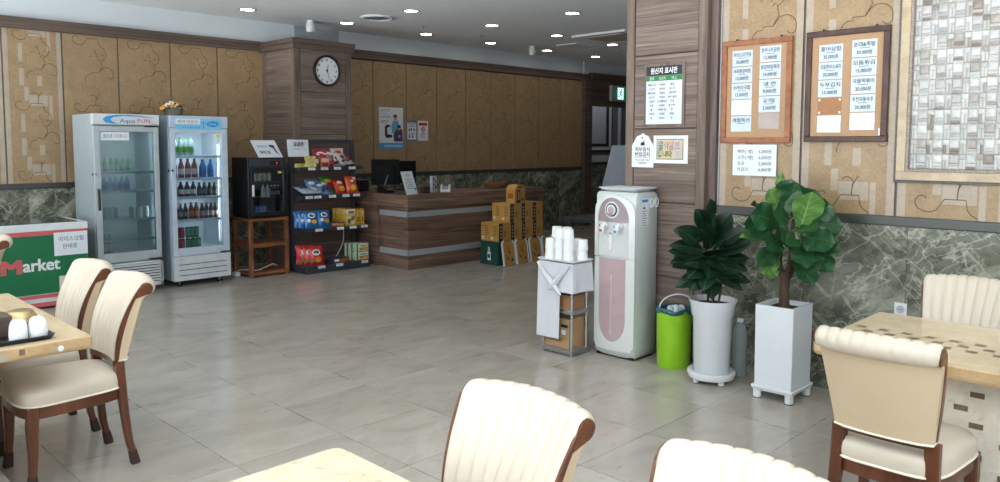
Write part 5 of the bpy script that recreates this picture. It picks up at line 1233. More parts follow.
for p, lb in (((5.53, 8.90), 'small white ceiling sensor in front of the wooden clock pillar'), ((9.45, 8.55), 'small white ceiling sensor beyond the middle of the far row of downlights')):
    T = thing('ceiling_sensor', lb, 'sensor', (p[0], p[1], ZC), .4, 'hanging ceiling sensors')
    b = MB(); b.lathe([(.045, 0), (.045, -.02), (.02, -.025)], (0, 0, 0), WHITE, 16, cap0=False); b.build('mount', T, local=True)
    b = MB(); b.lathe([(.05, -.025), (.055, -.04), (.055, -.13), (.042, -.15), (0, -.155)], (0, 0, 0), mat('sensor_white', '#d3d6d6', .4), 18); b.build('housing', T, local=True)
T = thing('ceiling_cassette', 'square ceiling air conditioner cassette half hidden by the plank pillar', 'air conditioner', (9.42, 6.84, ZC))
CAS = mat('cassette_beige', '#b9ada0', .5); x0, x1, y0, y1 = 8.95, 9.90, 6.37, 7.32
b = MB(); b.bx(x0, x1, y0, y0+.07, ZC-.03, ZC, WHITE); b.bx(x0, x1, y1-.07, y1, ZC-.03, ZC, WHITE); b.bx(x0, x0+.07, y0+.07, y1-.07, ZC-.03, ZC, WHITE); b.bx(x1-.07, x1, y0+.07, y1-.07, ZC-.03, ZC, WHITE); b.bx(x0+.15, x1-.15, y0+.15, y1-.15, ZC-.035, ZC-.002, CAS); b.build('grille_panel', T, bevel=.004)
b = MB(); b.bx(x0+.07, x1-.07, y0+.07, y1-.07, ZC-.006, ZC-.001, GROOVE); b.build('air_slot', T)
for a in ((x0+.16, x1-.16, y0+.08, y0+.12), (x0+.16, x1-.16, y1-.12, y1-.08), (x0+.08, x0+.12, y0+.16, y1-.16), (x1-.12, x1-.08, y0+.16, y1-.16)):
    b = MB(); b.bx(a[0], a[1], a[2], a[3], ZC-.028, ZC-.018, CAS); b.build('louvre', T)
T = thing('ceiling_speaker_grille', 'flat rectangular ceiling grille beyond the air conditioner cassette', 'ceiling vent', (10.0, 8.05, ZC))
b = MB(); x0, x1, y0, y1 = 9.62, 10.32, 7.78, 8.18; b.bx(x0, x1, y0, y0+.04, ZC-.012, ZC, WHITE); b.bx(x0, x1, y1-.04, y1, ZC-.012, ZC, WHITE); b.bx(x0, x0+.04, y0+.04, y1-.04, ZC-.012, ZC, WHITE); b.bx(x1-.04, x1, y0+.04, y1-.04, ZC-.012, ZC, WHITE); b.build('frame', T)
b = MB()
for i in range(6): b.bx(x0+.04, x1-.04, y0+.06+.05*i, y0+.085+.05*i, ZC-.010, ZC-.004, WHITE)
b.bx(x0+.04, x1-.04, y0+.04, y1-.04, ZC-.003, ZC-.001, mat('vent_shadow_grey', '#77797a', .6)); b.build('slats', T)
for i, p in enumerate(((6.85, 8.20), (8.0, 8.25), (11.0, 8.0))):
    b = MB(); b.lathe([(.022, 0), (.022, -.008), (.009, -.012), (.009, -.03), (.018, -.034), (0, -.036)], (p[0], p[1], ZC), STEEL, 12, cap0=False)
    tag(b.build('sprinkler'), 'tiny ceiling sprinkler %s' % ('between the two lamps left of the middle', 'right of the lamp above the tall poster', 'above the exit sign passage')[i], 'sprinkler', 'ceiling sprinklers')

# ------------------------------------------------------------------ water dispenser
DW = mat('dispenser_white', '#d5d9d6', .28, var=.015); DS = mat('dispenser_silver_white', '#c3c9c7', .3, var=.02)
DP = mat('dispenser_rose', '#bda5a8', .25, .15); DPD = mat('dispenser_rose_grey', '#9a8b90', .3, .2)
y0, y1, xf, xb, h = 3.17, 3.545, 4.615, 4.925, 1.235
T = thing('water_dispenser', 'tall white water dispenser with rose panels in front of the plank pillar', 'water dispenser', ((xf+xb)/2, (y0+y1)/2, 0))
U = -Y; NX = -X                                   # across the front (left to right) and out of the front
def fr(u, z, d=0.0):
    """point on the gently bowed front: u 0..1 across, d proud of it"""
    return V(xf+.028*(2*u-1)**2-d, y1-u*(y1-y0), z)
b = MB()
def sec(z, k=0.0):
    P = [fr(.03+.94*i/16, z, -k) for i in range(17)]+[V(xf+.05, y0+k, z)]+[V(xb-.03, y0+k, z), V(xb-k, y0+.03, z), V(xb-k, y1-.03, z), V(xb-.03, y1-k, z), V(xf+.05, y1-k, z)]
    return P
b.rings([sec(.012, .02), sec(.03, .004), sec(.06, 0), sec(1.20, 0), sec(1.223, .008), sec(h, .03)], DS); b.build('body', T, angle=50)
b = MB()                                           # front frame, proud shield with the tall U of the lower door
def plate(poly, d0, d1, m):
    pq = []
    for (ua, za), (ub, zb) in zip(poly, poly[1:]+poly[:1]):
        kk = max(1, int(abs(ub-ua)/.05)); pq += [(ua+(ub-ua)*i/kk, za+(zb-za)*i/kk) for i in range(kk)]
    poly = pq
    n = len(poly); a = [fr(u, z, d0) for u, z in poly]; c_ = [fr(u, z, d1) for u, z in poly]
    b.add(a+c_, [(i, (i+1) % n, n+(i+1) % n, n+i) for i in range(n)], m, True)
    cen = (sum(p[0] for p in poly)/n, sum(p[1] for p in poly)/n)
    k = len(c_); b.add([fr(cen[0], cen[1], d1)]+c_, [(0, 1+i, 1+(i+1) % n) for i in range(n)], m, False)
def strip(outer, inner, d, m, d0=0.0):
    n = len(outer); A = [fr(u, z, d) for u, z in outer]; B = [fr(u, z, d) for u, z in inner]; O = [fr(u, z, d0) for u, z in outer]; I = [fr(u, z, d0-.004) for u, z in inner]
    b.add(A+B, [(i, n+i, n+i+1, i+1) for i in range(n-1)], m); b.add(A+O, [(i, i+1, n+i+1, n+i) for i in range(n-1)], m); b.add(B+I, [(i, n+i, n+i+1, i+1) for i in range(n-1)], m)
def ushape(x0, x1, z0, z1, r, n=12):   # open-topped U going down, round bottom
    q = [(x0, z1)]+[((x0+x1)/2-(x1-x0)/2*math.cos(PI*i/n), z0+r-r*math.sin(PI*i/n)) for i in range(n+1)]+[(x1, z1)]
    return q
strip([(.02, .745)]+[(.02+.96*i/14, .06) if 0 < i < 14 else ((.02, .10) if i == 0 else (.98, .10)) for i in range(15)]+[(.98, .745)], [(.15, .745)]+ushape(.15, .80, .12, .74, .16, 14)[1:-1]+[(.80, .745)], .016, DW)
b.build('lower_frame', T)
b = MB(); u_ = ushape(.15, .80, .12, .742, .16, 14); plate(u_, 0, .010, DP); b.build('lower_panel', T)
b = MB(); DPL = mat('dispenser_rose_light', '#cdb9bb', .25, .1); plate([(.455, .22), (.475, .20), (.495, .22), (.495, .62), (.475, .64), (.455, .62)], .003, .013, DPL); plate([(.44, .185), (.475, .165), (.51, .185), (.51, .215), (.475, .235), (.44, .215)], .003, .014, DPL); b.build('panel_ridge', T)
b = MB(); dome = [(.11, 1.015)]+[(.485-.375*math.cos(PI*i/16), 1.03+.165*math.sin(PI*i/16)) for i in range(17)]+[(.86, 1.015)]
out = [(.02, .752), (.02, 1.015)]+[(.475-.455*math.cos(PI*i/16)*(1.0 if i < 8 else 1.11), 1.06+.155*math.sin(PI*i/16)**.7) for i in range(17)]+[(.98, 1.015), (.98, .752)]
inn = [(.11, .752), (.11, 1.015)]+dome[1:-1]+[(.86, 1.015), (.86, .752)]
strip(out, inn, .018, DW); b.build('upper_frame', T)
b = MB(); plate(dome, 0, .012, DPD); b.build('control_dome', T)
b = MB()
for r_, d, m in ((.062, .020, DW), (.050, .024, BLACK), (.040, .027, DW), (.026, .030, DP)):
    kx = r_/(y1-y0); pl = [(.475+kx*math.cos(2*PI*i/24), 1.105+r_*math.sin(2*PI*i/24)) for i in range(24)]; plate(pl[::-1], .006, d, m)
b.bx(xf-.0355, xf-.030, 3.352, 3.382, 1.06, 1.09, DPD); b.build('dial', T)
b = MB(); plate([(.11, .76), (.11, 1.015), (.86, 1.015), (.86, .76)], 0, .006, mat('niche_white', '#c9cdcb', .3)); b.build('niche', T)
b = MB(); plate([(.40, .82), (.44, .80), (.48, .82), (.48, .925), (.40, .925)], .004, .010, WHITE); b.bx(xf-.012, xf-.006, 3.38, 3.39, .925, .935, RED); b.build('cup_sensor', T)
for u, m, nm in ((.31, RED, 'hot'), (.66, BLUE, 'cold')):
    b = MB(); yy = y1-u*(y1-y0); b.lathe([(.028, 0), (.030, .012), (.026, .03)], (xf+.005, yy, .985), WHITE, 18, axis=(-1, 0, 0)); b.tube([(xf-.02, yy, 1.0), (xf-.045, yy, .985), (xf-.05, yy, .955), (xf-.048, yy, .925)], [.018, .020, .017, .012], WHITE, 12); t_ = b.build('tap', T)
    b = MB(); b.bx(xf-.071, xf-.066, yy-.010, yy+.010, .945, .962, m); b.bx(xf-.069, xf-.064, yy+.006, yy+.016, .985, .997, m); b.build('tap_mark', t_)
b = MB(); f0 = V(0, y0-.0008, 0)
b.slab(f0, X, Z, xf+.075, xf+.165, .985, 1.195, .0006, PAPERW); b.slab(f0-Y*.0007, X, Z, xf+.08, xf+.155, 1.165, 1.185, .0004, BLUE); b.slab(f0-Y*.0007, X, Z, xf+.095, xf+.125, 1.115, 1.13, .0004, RED)
for i in range(7): b.slab(f0-Y*.0007, X, Z, xf+.085, xf+.15-.01*(i % 3), .995+.017*i, 1.0+.017*i, .0004, INKG)
b.build('side_label', T)
b = MB()
for xx in (xf+.205, xf+.27): b.tube([(xx+.022*math.cos(a), y0-.002, 1.155+.030*math.sin(a)+.01*(abs(math.cos(a)))) for a in [2*PI*i/20 for i in range(21)]], .004, WHITE, 6); b.bx(xx-.012, xx+.012, y0-.008, y0, 1.125, 1.135, WHITE)
b.build('side_hook', T)
b = MB(); b.bx(xf+.03, xb-.03, y0+.02, y1-.02, 0, .02, BLACK); b.build('foot', T)
b = MB(); o = [V(x, y, z) for x, y, z in ()]
pl = rrect(4.655, 4.93, 3.19, 3.53, .04, 4)
def pr_(k, z): return [V(x, y, z) for x, y in rrect(4.655+k, 4.93-k, 3.19+k, 3.53-k, .04, 4)]
b.rings([pr_(.05, 1.2355), pr_(.03, 1.239), pr_(-.012, 1.262), pr_(-.014, 1.266), pr_(-.006, 1.267), pr_(.035, 1.245)], WHITE)
tag(b.build('lid_tray'), 'shallow white tray lying on top of the water dispenser', 'tray')

# ------------------------------------------------------------------ cup trolley
x0, x1, y0, y1 = 4.405, 4.61, 3.575, 3.885
T = thing('cup_trolley', 'small metal trolley draped with a grey-white cloth left of the water dispenser', 'trolley', ((x0+x1)/2, (y0+y1)/2, 0))
for a in (x0+.015, x1-.015):
    for c_ in (y0+.015, y1-.015):
        b = MB(); b.cyl((a, c_, 0), (a, c_, .69), .011, CHROME, n=12); b.cyl((a, c_, 0), (a, c_, .03), .016, STEEL, n=12); b.build('post', T)
b = MB(); b.bx(x0, x1, y0, y1, .675, .695, STEEL); b.build('top_shelf', T)
b = MB(); b.bx(x0, x1, y0, y1, .315, .345, STEEL); b.build('middle_shelf', T, bevel=.004)
b = MB(); b.bx(x0-.004, x0+.03, y0-.005, y1+.005, .012, .045, STEEL); b.bx(x0+.03, x1, y0-.005, y0+.03, .012, .045, STEEL); b.bx(x0+.03, x1, y1-.03, y1+.005, .012, .045, STEEL); b.bx(x0+.03, x1, y0+.03, y1-.03, .02, .03, STEEL); b.build('base_rail', T, bevel=.003)
CLO = mat('grey_white_cloth', '#d2d4da', .9, var=.03, scale=8)
b = MB(); xo, yo, zt_ = x0-.012, y0-.012, .700
b.bx(x0-.012, x1+.012, y0-.012, y1+.012, .696, .700, CLO)
def drape(path, outs, hem, n, ph, amp, cols):
    """cloth hanging from a path of corner points; outs = outward normal of each run"""
    seg = [(path[k+1]-path[k]).length for k in range(len(path)-1)]; tot = sum(seg)
    def at_(s):
        d = s*tot
        for k, q in enumerate(seg):
            if d <= q or k == len(seg)-1: break
            d -= q
        p = path[k]+(path[k+1]-path[k])*(d/q); o = outs[k]
        if k > 0 and d < .03: o = (outs[k-1]*(1-(.5+d/.06))+outs[k]*(.5+d/.06)).normalized()*1.2
        elif k < len(seg)-1 and q-d < .03: o = (outs[k+1]*(.5-(q-d)/.06)+outs[k]*(.5+(q-d)/.06)).normalized()*1.2
        return p, o, s*tot
    def f(s, t):
        p, o, d = at_(s); return p-Z*(t*hem(d))+o*(.004+.014*t+amp*t*(math.sin(d*n+ph)+.5*math.sin(d*n*2.3+1)))
    b.grid(f, cols, 16, CLO, True, False)
Ly_ = y1-y0+.024
drape([V(xo, y1+.012, zt_), V(xo, yo, zt_), V(x1+.012, yo, zt_)], [-X, -Y], lambda d: (.575 if d < Ly_*.66 else .215+.02*max(0, d-Ly_)), 24, .4, .004, 64)
drape([V(x1+.012, yo, zt_), V(x1+.012, y1+.012, zt_)], [X], lambda d: .24, 20, .8, .004, 16)
drape([V(x1+.012, y1+.012, zt_), V(xo, y1+.012, zt_)], [Y], lambda d: .50, 20, .8, .004, 16)
# the twisted fold across the front
def fold(pts, wd):
    q = spline(pts, 6); L = []; R = []
    for i, p in enumerate(q): k = wd*math.sin(PI*(i+.6)/(len(q)+.2)); L.append(p+V(-.004, 0, k/2)); R.append(p+V(-.004, 0, -k/2))
    M_ = [p+V(-.016, 0, 0) for p in q]; n = len(q)
    b.add(L+M_+R, [(i, n+i, n+i+1, i+1) for i in range(n-1)]+[(n+i, 2*n+i, 2*n+i+1, n+i+1) for i in range(n-1)], CLO, True)
fold([(xo-.016, y1+.005, .69), (xo-.022, y1-.07, .60), (xo-.026, y1-.17, .52), (xo-.020, y1-.235, .465)], .085)
fold([(xo-.014, y0-.005, .69), (xo-.022, y0+.09, .60), (xo-.026, y0+.16, .53), (xo-.022, y0+.20, .49)], .065)
b.build('cloth', T)
b = MB(); tr_ = lambda k, z: [V(x, y, z) for x, y in rrect(x0-.03+k, x1+.02-k, y0-.035+k, y1+.02-k, .025, 4)]
b.rings([tr_(.02, .7065), tr_(.004, .713), tr_(0, .722), tr_(.004, .7235), tr_(.012, .713)], WHITE); tag(b.build('cup_tray'), 'white plastic tray holding the paper cup stacks on the trolley', 'tray')
PC = mat('paper_cup', '#eef0f0', .5, var=.01)
cp = None; zc2 = .7135
stacks = ((4.44, 3.82, 2, 'leftmost stack'), (4.535, 3.835, 3, 'tall rear stack second from the left'), (4.455, 3.74, 3, 'front stack left of the tallest'), (4.555, 3.75, 3, 'rear middle stack'), (4.455, 3.655, 3, 'stack at the front corner of the tray'), (4.555, 3.66, 2, 'rear right stack'), (4.535, 3.585, 2, 'rightmost stack'))
for sx, sy, n, nm in stacks:
    for i in range(n):
        lb = 'white paper cup, %s of the %s' % (('bottom', 'middle' if n == 3 else 'top', 'top')[i], nm)
        if cp is None:
            cp = thing('paper_cup', lb, 'cup', (0, 0, 0), 0, 'stacked paper cups on the trolley')
            b = MB(); b.lathe([(.041, 0), (.0415, .003), (.0365, .078), (.031, .0795), (0, .0785)], (0, 0, 0), PC, 22); b.build('wall', cp, local=True)
            b = MB(); b.lathe([(.041, .0), (.043, .003), (.042, .006)], (0, 0, 0), PC, 22, cap0=False, cap1=False); b.build('rim', cp, local=True)
            cp.location = (sx, sy, zc2)
        else: dup(cp, (sx+.002*(i % 2), sy, zc2+(.0797*i)), None, lb)
CB = mat('cardboard', '#a98762', .75, var=.06); 
T = thing('cardboard_box', 'large cardboard box with lettering on the base of the cup trolley', 'box', (4.56, 3.76, .03))
b = MB(); b.bx(4.43, 4.66, 3.62, 3.88, .0305, .272, CB); b.build('carton', T, bevel=.003)
b = MB(); f0 = V(4.4293, 0, 0); b.text('CUP', f0+V(0, 3.83, .15), -Y, Z, .036, INK, width=.08); b.text('Holder', f0+V(0, 3.765, .09), -Y, Z, .046, INK, width=.17); b.slab(f0, -Y, Z, -3.70, -3.635, .205, .228, .0006, INK); b.slab(f0, -Y, Z, -3.695, -3.655, .15, .185, .0006, WHITE)
b.slab(V(0, 3.619, 0), X, Z, 4.62, 4.65, .09, .16, .0006, mat('navy_print', '#23408e', .5)); b.build('print', T)
b = MB(); b.bx(4.43, 4.66, 3.735, 3.775, .2722, .2732, mat('packing_tape', '#b59a73', .3)); b.build('tape', T)
b = MB(); b.bx(4.42, 4.585, 3.60, 3.86, .3455, .455, mat('brown_cardboard', '#9a6f4c', .75)); b.bx(4.42, 4.585, 3.725, 3.74, .4552, .4562, mat('packing_tape', '#b59a73', .3)); tag(b.build('cardboard_box', bevel=.003), 'brown cardboard box on the middle shelf under the cloth of the trolley', 'box')

# ------------------------------------------------------------------ bin
T = thing('waste_bin', 'lime green waste bin with a blue-green liner beside the water dispenser', 'bin', (4.76, 2.925, 0))
LIME = mat('lime_plastic', '#8cc21f', .4); c = V(4.76, 2.925, 0)
b = MB(); b.lathe([(.112, 0), (.116, .008), (.124, .40), (.130, .402), (.130, .412), (.122, .412), (.112, .03), (0, .03)], c, LIME, 36); b.build('bin_body', T)
LIN = mat('teal_liner', '#1d5560', .45, var=.25); b = MB(); rb_ = random.Random(4)
prev = [(.1275, .392), (.1315, .402), (.1345, .412), (.128, .424), (.112, .418), (.10, .36), (.04, .33)]
R_ = []
for r_, z in prev: R_.append([c+V(math.cos(a)*(r_+.004*math.sin(a*7+z*60)), math.sin(a)*(r_+.004*math.sin(a*7+z*60)), z+.008*math.sin(a*5+r_*90)) for a in [2*PI*i/40 for i in range(40)]])
b.rings(R_, LIN, True, True, False, True); b.build('liner', T)
b = MB()
for i in range(7):
    a = rb_.uniform(0, 6.28); q = rb_.uniform(0, .05); p = c+V(.03+q*math.cos(a), q*math.sin(a), .385+rb_.uniform(0, .03)); b.lathe([(0, -.028), (.024, -.012), (.030, .006), (.016, .022), (0, .026)], p, mat('crumpled_tissue', '#cfd6da', .8), 7, axis=(rb_.uniform(-1, 1), rb_.uniform(-1, 1), .6))
b.build('crumpled_paper', T)
b = MB(); b.tube([c+V(.05, 0, 0)+V(.70, -.71, 0)*(.135*math.cos(a))+V(0, 0, .405+.105*math.sin(a)) for a in [PI*i/18 for i in range(19)]], .0055, WHITE, 8); b.build('bail_handle', T)
b = MB(); b.bx(4.826, 4.85, 2.81, 2.835, .25, .31, BLACK); b.build('grip_label', T)

# ------------------------------------------------------------------ potted plants
SOIL = mat('dark_soil', '#2c2019', .95, var=.3, scale=70)
BARK = wood('brown_bark', '#35281f', '#655041', (30, 30, 9), .85, obj=True, bump=.6)
def leaf(b, p, d, up, L, W_, droop, m, mv, shape='oval', nu=8, nv=6):
    """one leaf from p along d; up = facing direction"""
    p, d = Vector(p), Vector(d).normalized(); up = Vector(up); s = d.cross(up)
    if s.length < 1e-3: s = d.orthogonal()
    s.normalize(); n = s.cross(d).normalized()
    def wid(t):
        if shape == 'oval': return math.sin(PI*t**.85)**.8
        return max(0.0, math.sin(PI*t**1.25))**.55*(.62+.5*t)
    def cen(t): return p+d*(L*t)-Z*(droop*L*t*t)
    def f(i, j):
        t = i; x = 2*j-1; w = wid(t)*W_/2
        return cen(t)+s*(x*w)+n*(.16*w*abs(x)**1.2+(.010*math.sin(t*16)*abs(x) if shape != 'oval' else 0))
    b.grid(f, nu, nv, m, True)
    q = [cen(i/nu)+n*.0018 for i in range(nu+1)]
    wv = W_*(.020 if shape == 'oval' else .022)
    b.add([q_-s*wv*(1-.7*i/nu) for i, q_ in enumerate(q)]+[q_+s*wv*(1-.7*i/nu) for i, q_ in enumerate(q)], [(i, i+1, nu+2+i, nu+1+i) for i in range(nu)], mv, True)
    if shape != 'oval':
        for t0 in (.22, .38, .54, .70):
            for sg in (-1, 1):
                a = f(t0, .5)+n*.0022; e = f(min(.97, t0+.2), .5+sg*.40)+n*.0022; dv = (e-a).normalized().cross(n)*W_*.008
                b.add([a-dv, a+dv, e+dv*.4, e-dv*.4], [(0, 1, 2, 3)], mv)
RV = V(.70, -.714, 0); TV = V(-.714, -.70, 0)        # sideways and towards the tables
# rubber plant in the round pot
T = thing('potted_plant', 'dark-leaved rubber plant in the round white pot next to the green bin', 'potted plant', (4.62, 2.545, 0))
c = V(4.62, 2.545, 0)
b = MB(); b.lathe([(.112, .062), (.118, .07), (.1275, .44), (.138, .455), (.148, .535), (.158, .552), (.159, .560), (.148, .560), (.135, .52), (.10, .50)], c, WHITEG, 40, cap1=False); b.build('pot', T)
b = MB(); b.lathe([(0, .518), (.138, .522)], c, SOIL, 30, cap0=False, cap1=False); b.build('soil', T)
b = MB(); b.lathe([(.10, .028), (.148, .034), (.158, .058), (.156, .078), (.146, .080), (.138, .062), (0, .058)], c, WHITE, 40); s_ = b.build('saucer', T)
for i in range(4):
    a = PI/4+i*PI/2+.3; b = MB(); q = c+V(.115*math.cos(a), .115*math.sin(a), 0); b.cyl(q, q+Z*.034, .020, WHITE, n=14); b.cyl(q, q+Z*.004, .021, BLACK, n=14); b.build('saucer_foot', s_)
LA, LV = m_leaf('rubber_leaf', '#081a10', '#15311f', '#2a4a30'), mat('rubber_leaf_rib', '#4d7350', .4)
b = MB(); stems = []
for k, (sx, tx, zz) in enumerate(((-.03, .0, 1.12), (.035, .03, .95), (.0, .05, .85))):
    q = spline([c+RV*sx+Z*.50, c+RV*(sx*1.5)+TV*tx*.5+Z*((.5+zz)/2), c+RV*(sx*1.2-.02*(k == 0))+TV*tx+Z*zz], 8); stems.append(q); b.tube(q, .008, BARK, 8)
b.build('stem', T)
b = MB(); rp = random.Random(11)
L_ = [(-.02, .30, 1.06, .05, .98, .20, .115), (.03, .12, 1.0, .55, .75, .19, .10), (-.10, .20, .93, -.75, .62, .20, .12), (-.06, .18, .86, -1.0, .12, .235, .095), (.0, .15, .98, -.35, .85, .20, .12), (.05, .08, .92, .85, .55, .22, .085), (.06, .05, .90, .8, .32, .23, .085), (.0, .2, .93, .25, .8, .19, .105), (.06, .12, .82, .9, .12, .19, .105), (-.04, .15, .78, -.95, -.12, .21, .10), (.05, .15, .74, .95, -.2, .20, .10), (-.02, .25, .72, -.45, -.28, .19, .125), (.02, .28, .70, .4, -.3, .20, .125), (-.02, .22, .66, -.35, -.85, .20, .11), (.04, .2, .64, .6, -.45, .19, .10), (-.06, .1, .62, -.85, -.35, .18, .09), (.07, .1, .64, .95, -.1, .20, .085), (.0, .30, .84, .1, .15, .20, .12), (-.03, .3, .80, -.4, .1, .20, .12), (.03, .3, .78, .55, .05, .20, .115), (.0, -.2, .9, .3, .6, .2, .1), (.02, -.25, .8, -.4, .4, .2, .1), (.03, -.2, .72, .7, .2, .2, .1), (.0, .3, .90, -.1, .55, .19, .11), (.02, .26, .60, .15, -.6, .16, .10), (-.01, .3, .74, .05, -.5, .17, .11)]
L_ += [(.0, .5, 1.0, .05, .6, .2, .12), (-.01, .5, .93, -.15, .45, .2, .12), (.02, .5, .90, .2, .4, .19, .12), (.0, .5, .84, .0, .3, .19, .12), (-.05, .15, .88, -1.0, .35, .24, .10), (-.05, .2, .80, -.95, .1, .23, .11), (-.05, .15, .72, -.9, -.15, .21, .10), (.06, .15, .87, .95, .3, .22, .10), (.0, .4, .77, .15, -.1, .19, .12), (.0, .35, .68, -.1, -.55, .19, .12), (-.03, .1, 1.02, -.3, .9, .19, .11), (.04, -.1, .97, .5, .8, .2, .1), (-.05, -.1, .95, -.6, .6, .22, .11)]
for rx_, ty, zz, dx, dz, L1, W1 in L_:
    L1 *= 1.1; W1 *= 1.2
    if zz < .80 and dz < -.05: dz = max(dz, -.22); zz += .10
    dx += rp.uniform(-.15, .15); dz += rp.uniform(-.12, .12); p = c+RV*(rx_*.75-.03)+TV*(.02)+Z*zz; d = RV*(dx-.12)+TV*ty*1.3+Z*dz
    leaf(b, p, d, TV*.75+Z*.75+RV*rp.uniform(-.35, .35), L1, W1, rp.uniform(.05, .22), LA, LV)
b.build('foliage', T)
# fiddle-leaf fig in the square pot
T = thing('potted_plant', 'fiddle-leaf fig with large round leaves in the tall square white pot', 'potted plant', (4.65, 2.06, 0))
x0, x1, y0, y1 = 4.515, 4.80, 1.95, 2.195; c = V((x0+x1)/2, (y0+y1)/2, 0)
sq = lambda k, z: [V(x, y, z) for x, y in rrect(x0+k, x1-k, y0+k, y1-k, .006, 2)]
b = MB(); b.rings([sq(.006, .075), sq(.003, .085), sq(0, .585), sq(.0, .592), sq(.018, .592), sq(.022, .56)], WHITEG, False); b.build('pot', T)
b = MB(); s2 = sq(.016, .562); b.add(s2, [tuple(range(len(s2)))], SOIL); b.build('soil', T)
b = MB(); b.rings([sq(.01, .05), sq(-.004, .055), sq(-.012, .072), sq(-.012, .082), sq(-.006, .085), sq(.006, .075)], WHITE, False); s_ = b.build('saucer', T)
for a in (x0+.02, x1-.02):
    for q in (y0+.02, y1-.02): b = MB(); b.lathe([(.026, .004), (.027, .058)], (a, q, 0), WHITE, 16); b.lathe([(.027, 0), (.027, .005)], (a, q, 0), BLACK, 16); b.build('saucer_foot', s_)
b = MB(); b.tube(spline([c+Z*.55, c+RV*-.004+Z*.66, c+RV*.0+Z*.73, c+RV*-.012+Z*.80], 6), [.034-.010*i/18 for i in range(19)], BARK, 12)
br = ([(0, .72, 0), (-.035, .82, 0), (-.045, .92, .02), (-.06, 1.06, .02), (-.065, 1.22, 0)], [(0, .74, 0), (.02, .84, .02), (.03, .96, .02), (.04, 1.10, .0), (.03, 1.20, 0)], [(0, .72, 0), (.05, .82, 0), (.085, .92, .02), (.10, 1.04, .02)], [(.03, .96, .02), (-.02, 1.12, -.02), (-.05, 1.30, -.02)])
for q in br: pts = spline([c+RV*x+TV*t+Z*z for x, z, t in q], 6); n = len(pts); b.tube(pts, [.020-.011*i/(n-1) for i in range(n)], BARK, 10)
b.build('trunk', T)
FA, FB, FV = m_leaf('fig_leaf_dark', '#11301c', '#215029', '#38683a'), m_leaf('fig_leaf_light', '#41682d', '#5a8339', '#6d944a'), mat('fig_leaf_rib', '#8aa974', .5)
FVD = mat('fig_leaf_rib_dark', '#3f6b42', .5)
b = MB()
# start (sideways, up, towards), direction (sideways, towards, up), length, width, droop, light?
FL = [((.045, 1.07, .10), (.12, .35, .95), .225, .185, 0, 1, (0, 1, .15)), ((-.06, 1.10, .05), (-.75, .30, .42), .23, .19, .25, 0, (0, .9, .5)), ((-.03, 1.13, .03), (.10, .1, .95), .235, .16, .05, 0, (-.5, .8, .3)), ((-.055, 1.16, .02), (-.35, .1, .8), .17, .12, .1, 1, (0, .7, .6)),
      ((-.055, 1.27, -.02), (.15, .0, .95), .13, .055, 0, 1, (-.6, .6, .2)), ((.07, 1.10, 0), (.85, .0, .62), .21, .085, 0, 1, (-.3, .3, .9)), ((.09, 1.10, .04), (.85, .35, .12), .20, .15, .15, 0, (0, .85, .6)), ((.06, 1.05, .08), (.25, .55, -.25), .18, .15, .1, 0, (0, 1, .45)), ((-.02, 1.06, .08), (-.25, .6, -.15), .19, .15, .12, 0, (0, .95, .5)),
      ((-.06, .99, .02), (-.95, .15, .15), .23, .10, .05, 1, (0, .45, .9)), ((-.05, .95, .04), (-.75, .5, -.25), .19, .12, .2, 0, (0, .7, .7)), ((-.055, .92, .05), (-.7, .35, -.5), .15, .10, .2, 1, (0, .8, .5)), ((.08, .98, .05), (.75, .45, .05), .20, .13, .2, 0, (0, .7, .7)), ((.10, 1.02, -.02), (.95, .0, -.25), .21, .10, .2, 0, (0, .6, .8)), ((.09, .93, .06), (.55, .6, -.3), .18, .13, .15, 0, (0, .9, .5)),
      ((.03, .90, .07), (.2, .6, -.5), .19, .135, .1, 0, (.1, 1, .35)), ((.06, .90, .06), (.75, .45, -.15), .19, .12, .15, 1, (0, .8, .6)), ((.0, 1.14, -.05), (-.1, -.4, .8), .2, .15, .1, 0, (0, -.8, .5)), ((.05, 1.12, -.05), (.5, -.5, .5), .2, .15, .1, 0, (0, -.5, .8)), ((.02, 1.14, .05), (.45, .25, .75), .21, .15, .1, 0, (-.2, .9, .3)), ((-.04, 1.05, -.04), (-.7, -.5, .2), .2, .15, .15, 0, (0, -.4, .9)),
      ((-.02, 1.02, .1), (-.35, .55, .15), .19, .15, .2, 0, (0, .9, .4)), ((.05, 1.02, .1), (.55, .55, .1), .19, .15, .2, 0, (0, .9, .4)), ((.02, .98, .1), (.0, .6, -.3), .18, .14, .15, 0, (0, .95, .4)), ((-.05, .86, .03), (-.6, .3, -.6), .10, .07, .2, 1, (0, .8, .5)), ((.05, .86, .05), (.3, .3, -.7), .10, .07, .1, 0, (0, .9, .4)),
      ((-.07, 1.08, .02), (-.85, .2, .1), .20, .17, .2, 0, (0, .85, .6)), ((-.02, 1.12, .08), (-.5, .5, .35), .20, .17, .2, 0, (0, .9, .5)), ((.06, 1.14, .06), (.6, .4, .45), .20, .16, .2, 0, (.1, .9, .5)), ((.03, 1.08, .1), (.1, .7, .1), .18, .15, .15, 0, (0, .9, .5)), ((.07, 1.06, .05), (.8, .4, -.05), .19, .15, .2, 0, (0, .85, .6)), ((-.05, 1.02, .07), (-.6, .6, -.1), .18, .14, .15, 0, (0, .9, .5)), ((.04, .98, .08), (.4, .6, -.2), .17, .14, .15, 0, (0, .9, .5)), ((.0, 1.16, .02), (.05, .3, .9), .2, .16, .05, 0, (-.2, .9, .3)), ((-.04, 1.1, -.06), (-.5, -.6, .5), .2, .16, .1, 0, (0, -.5, .8))]
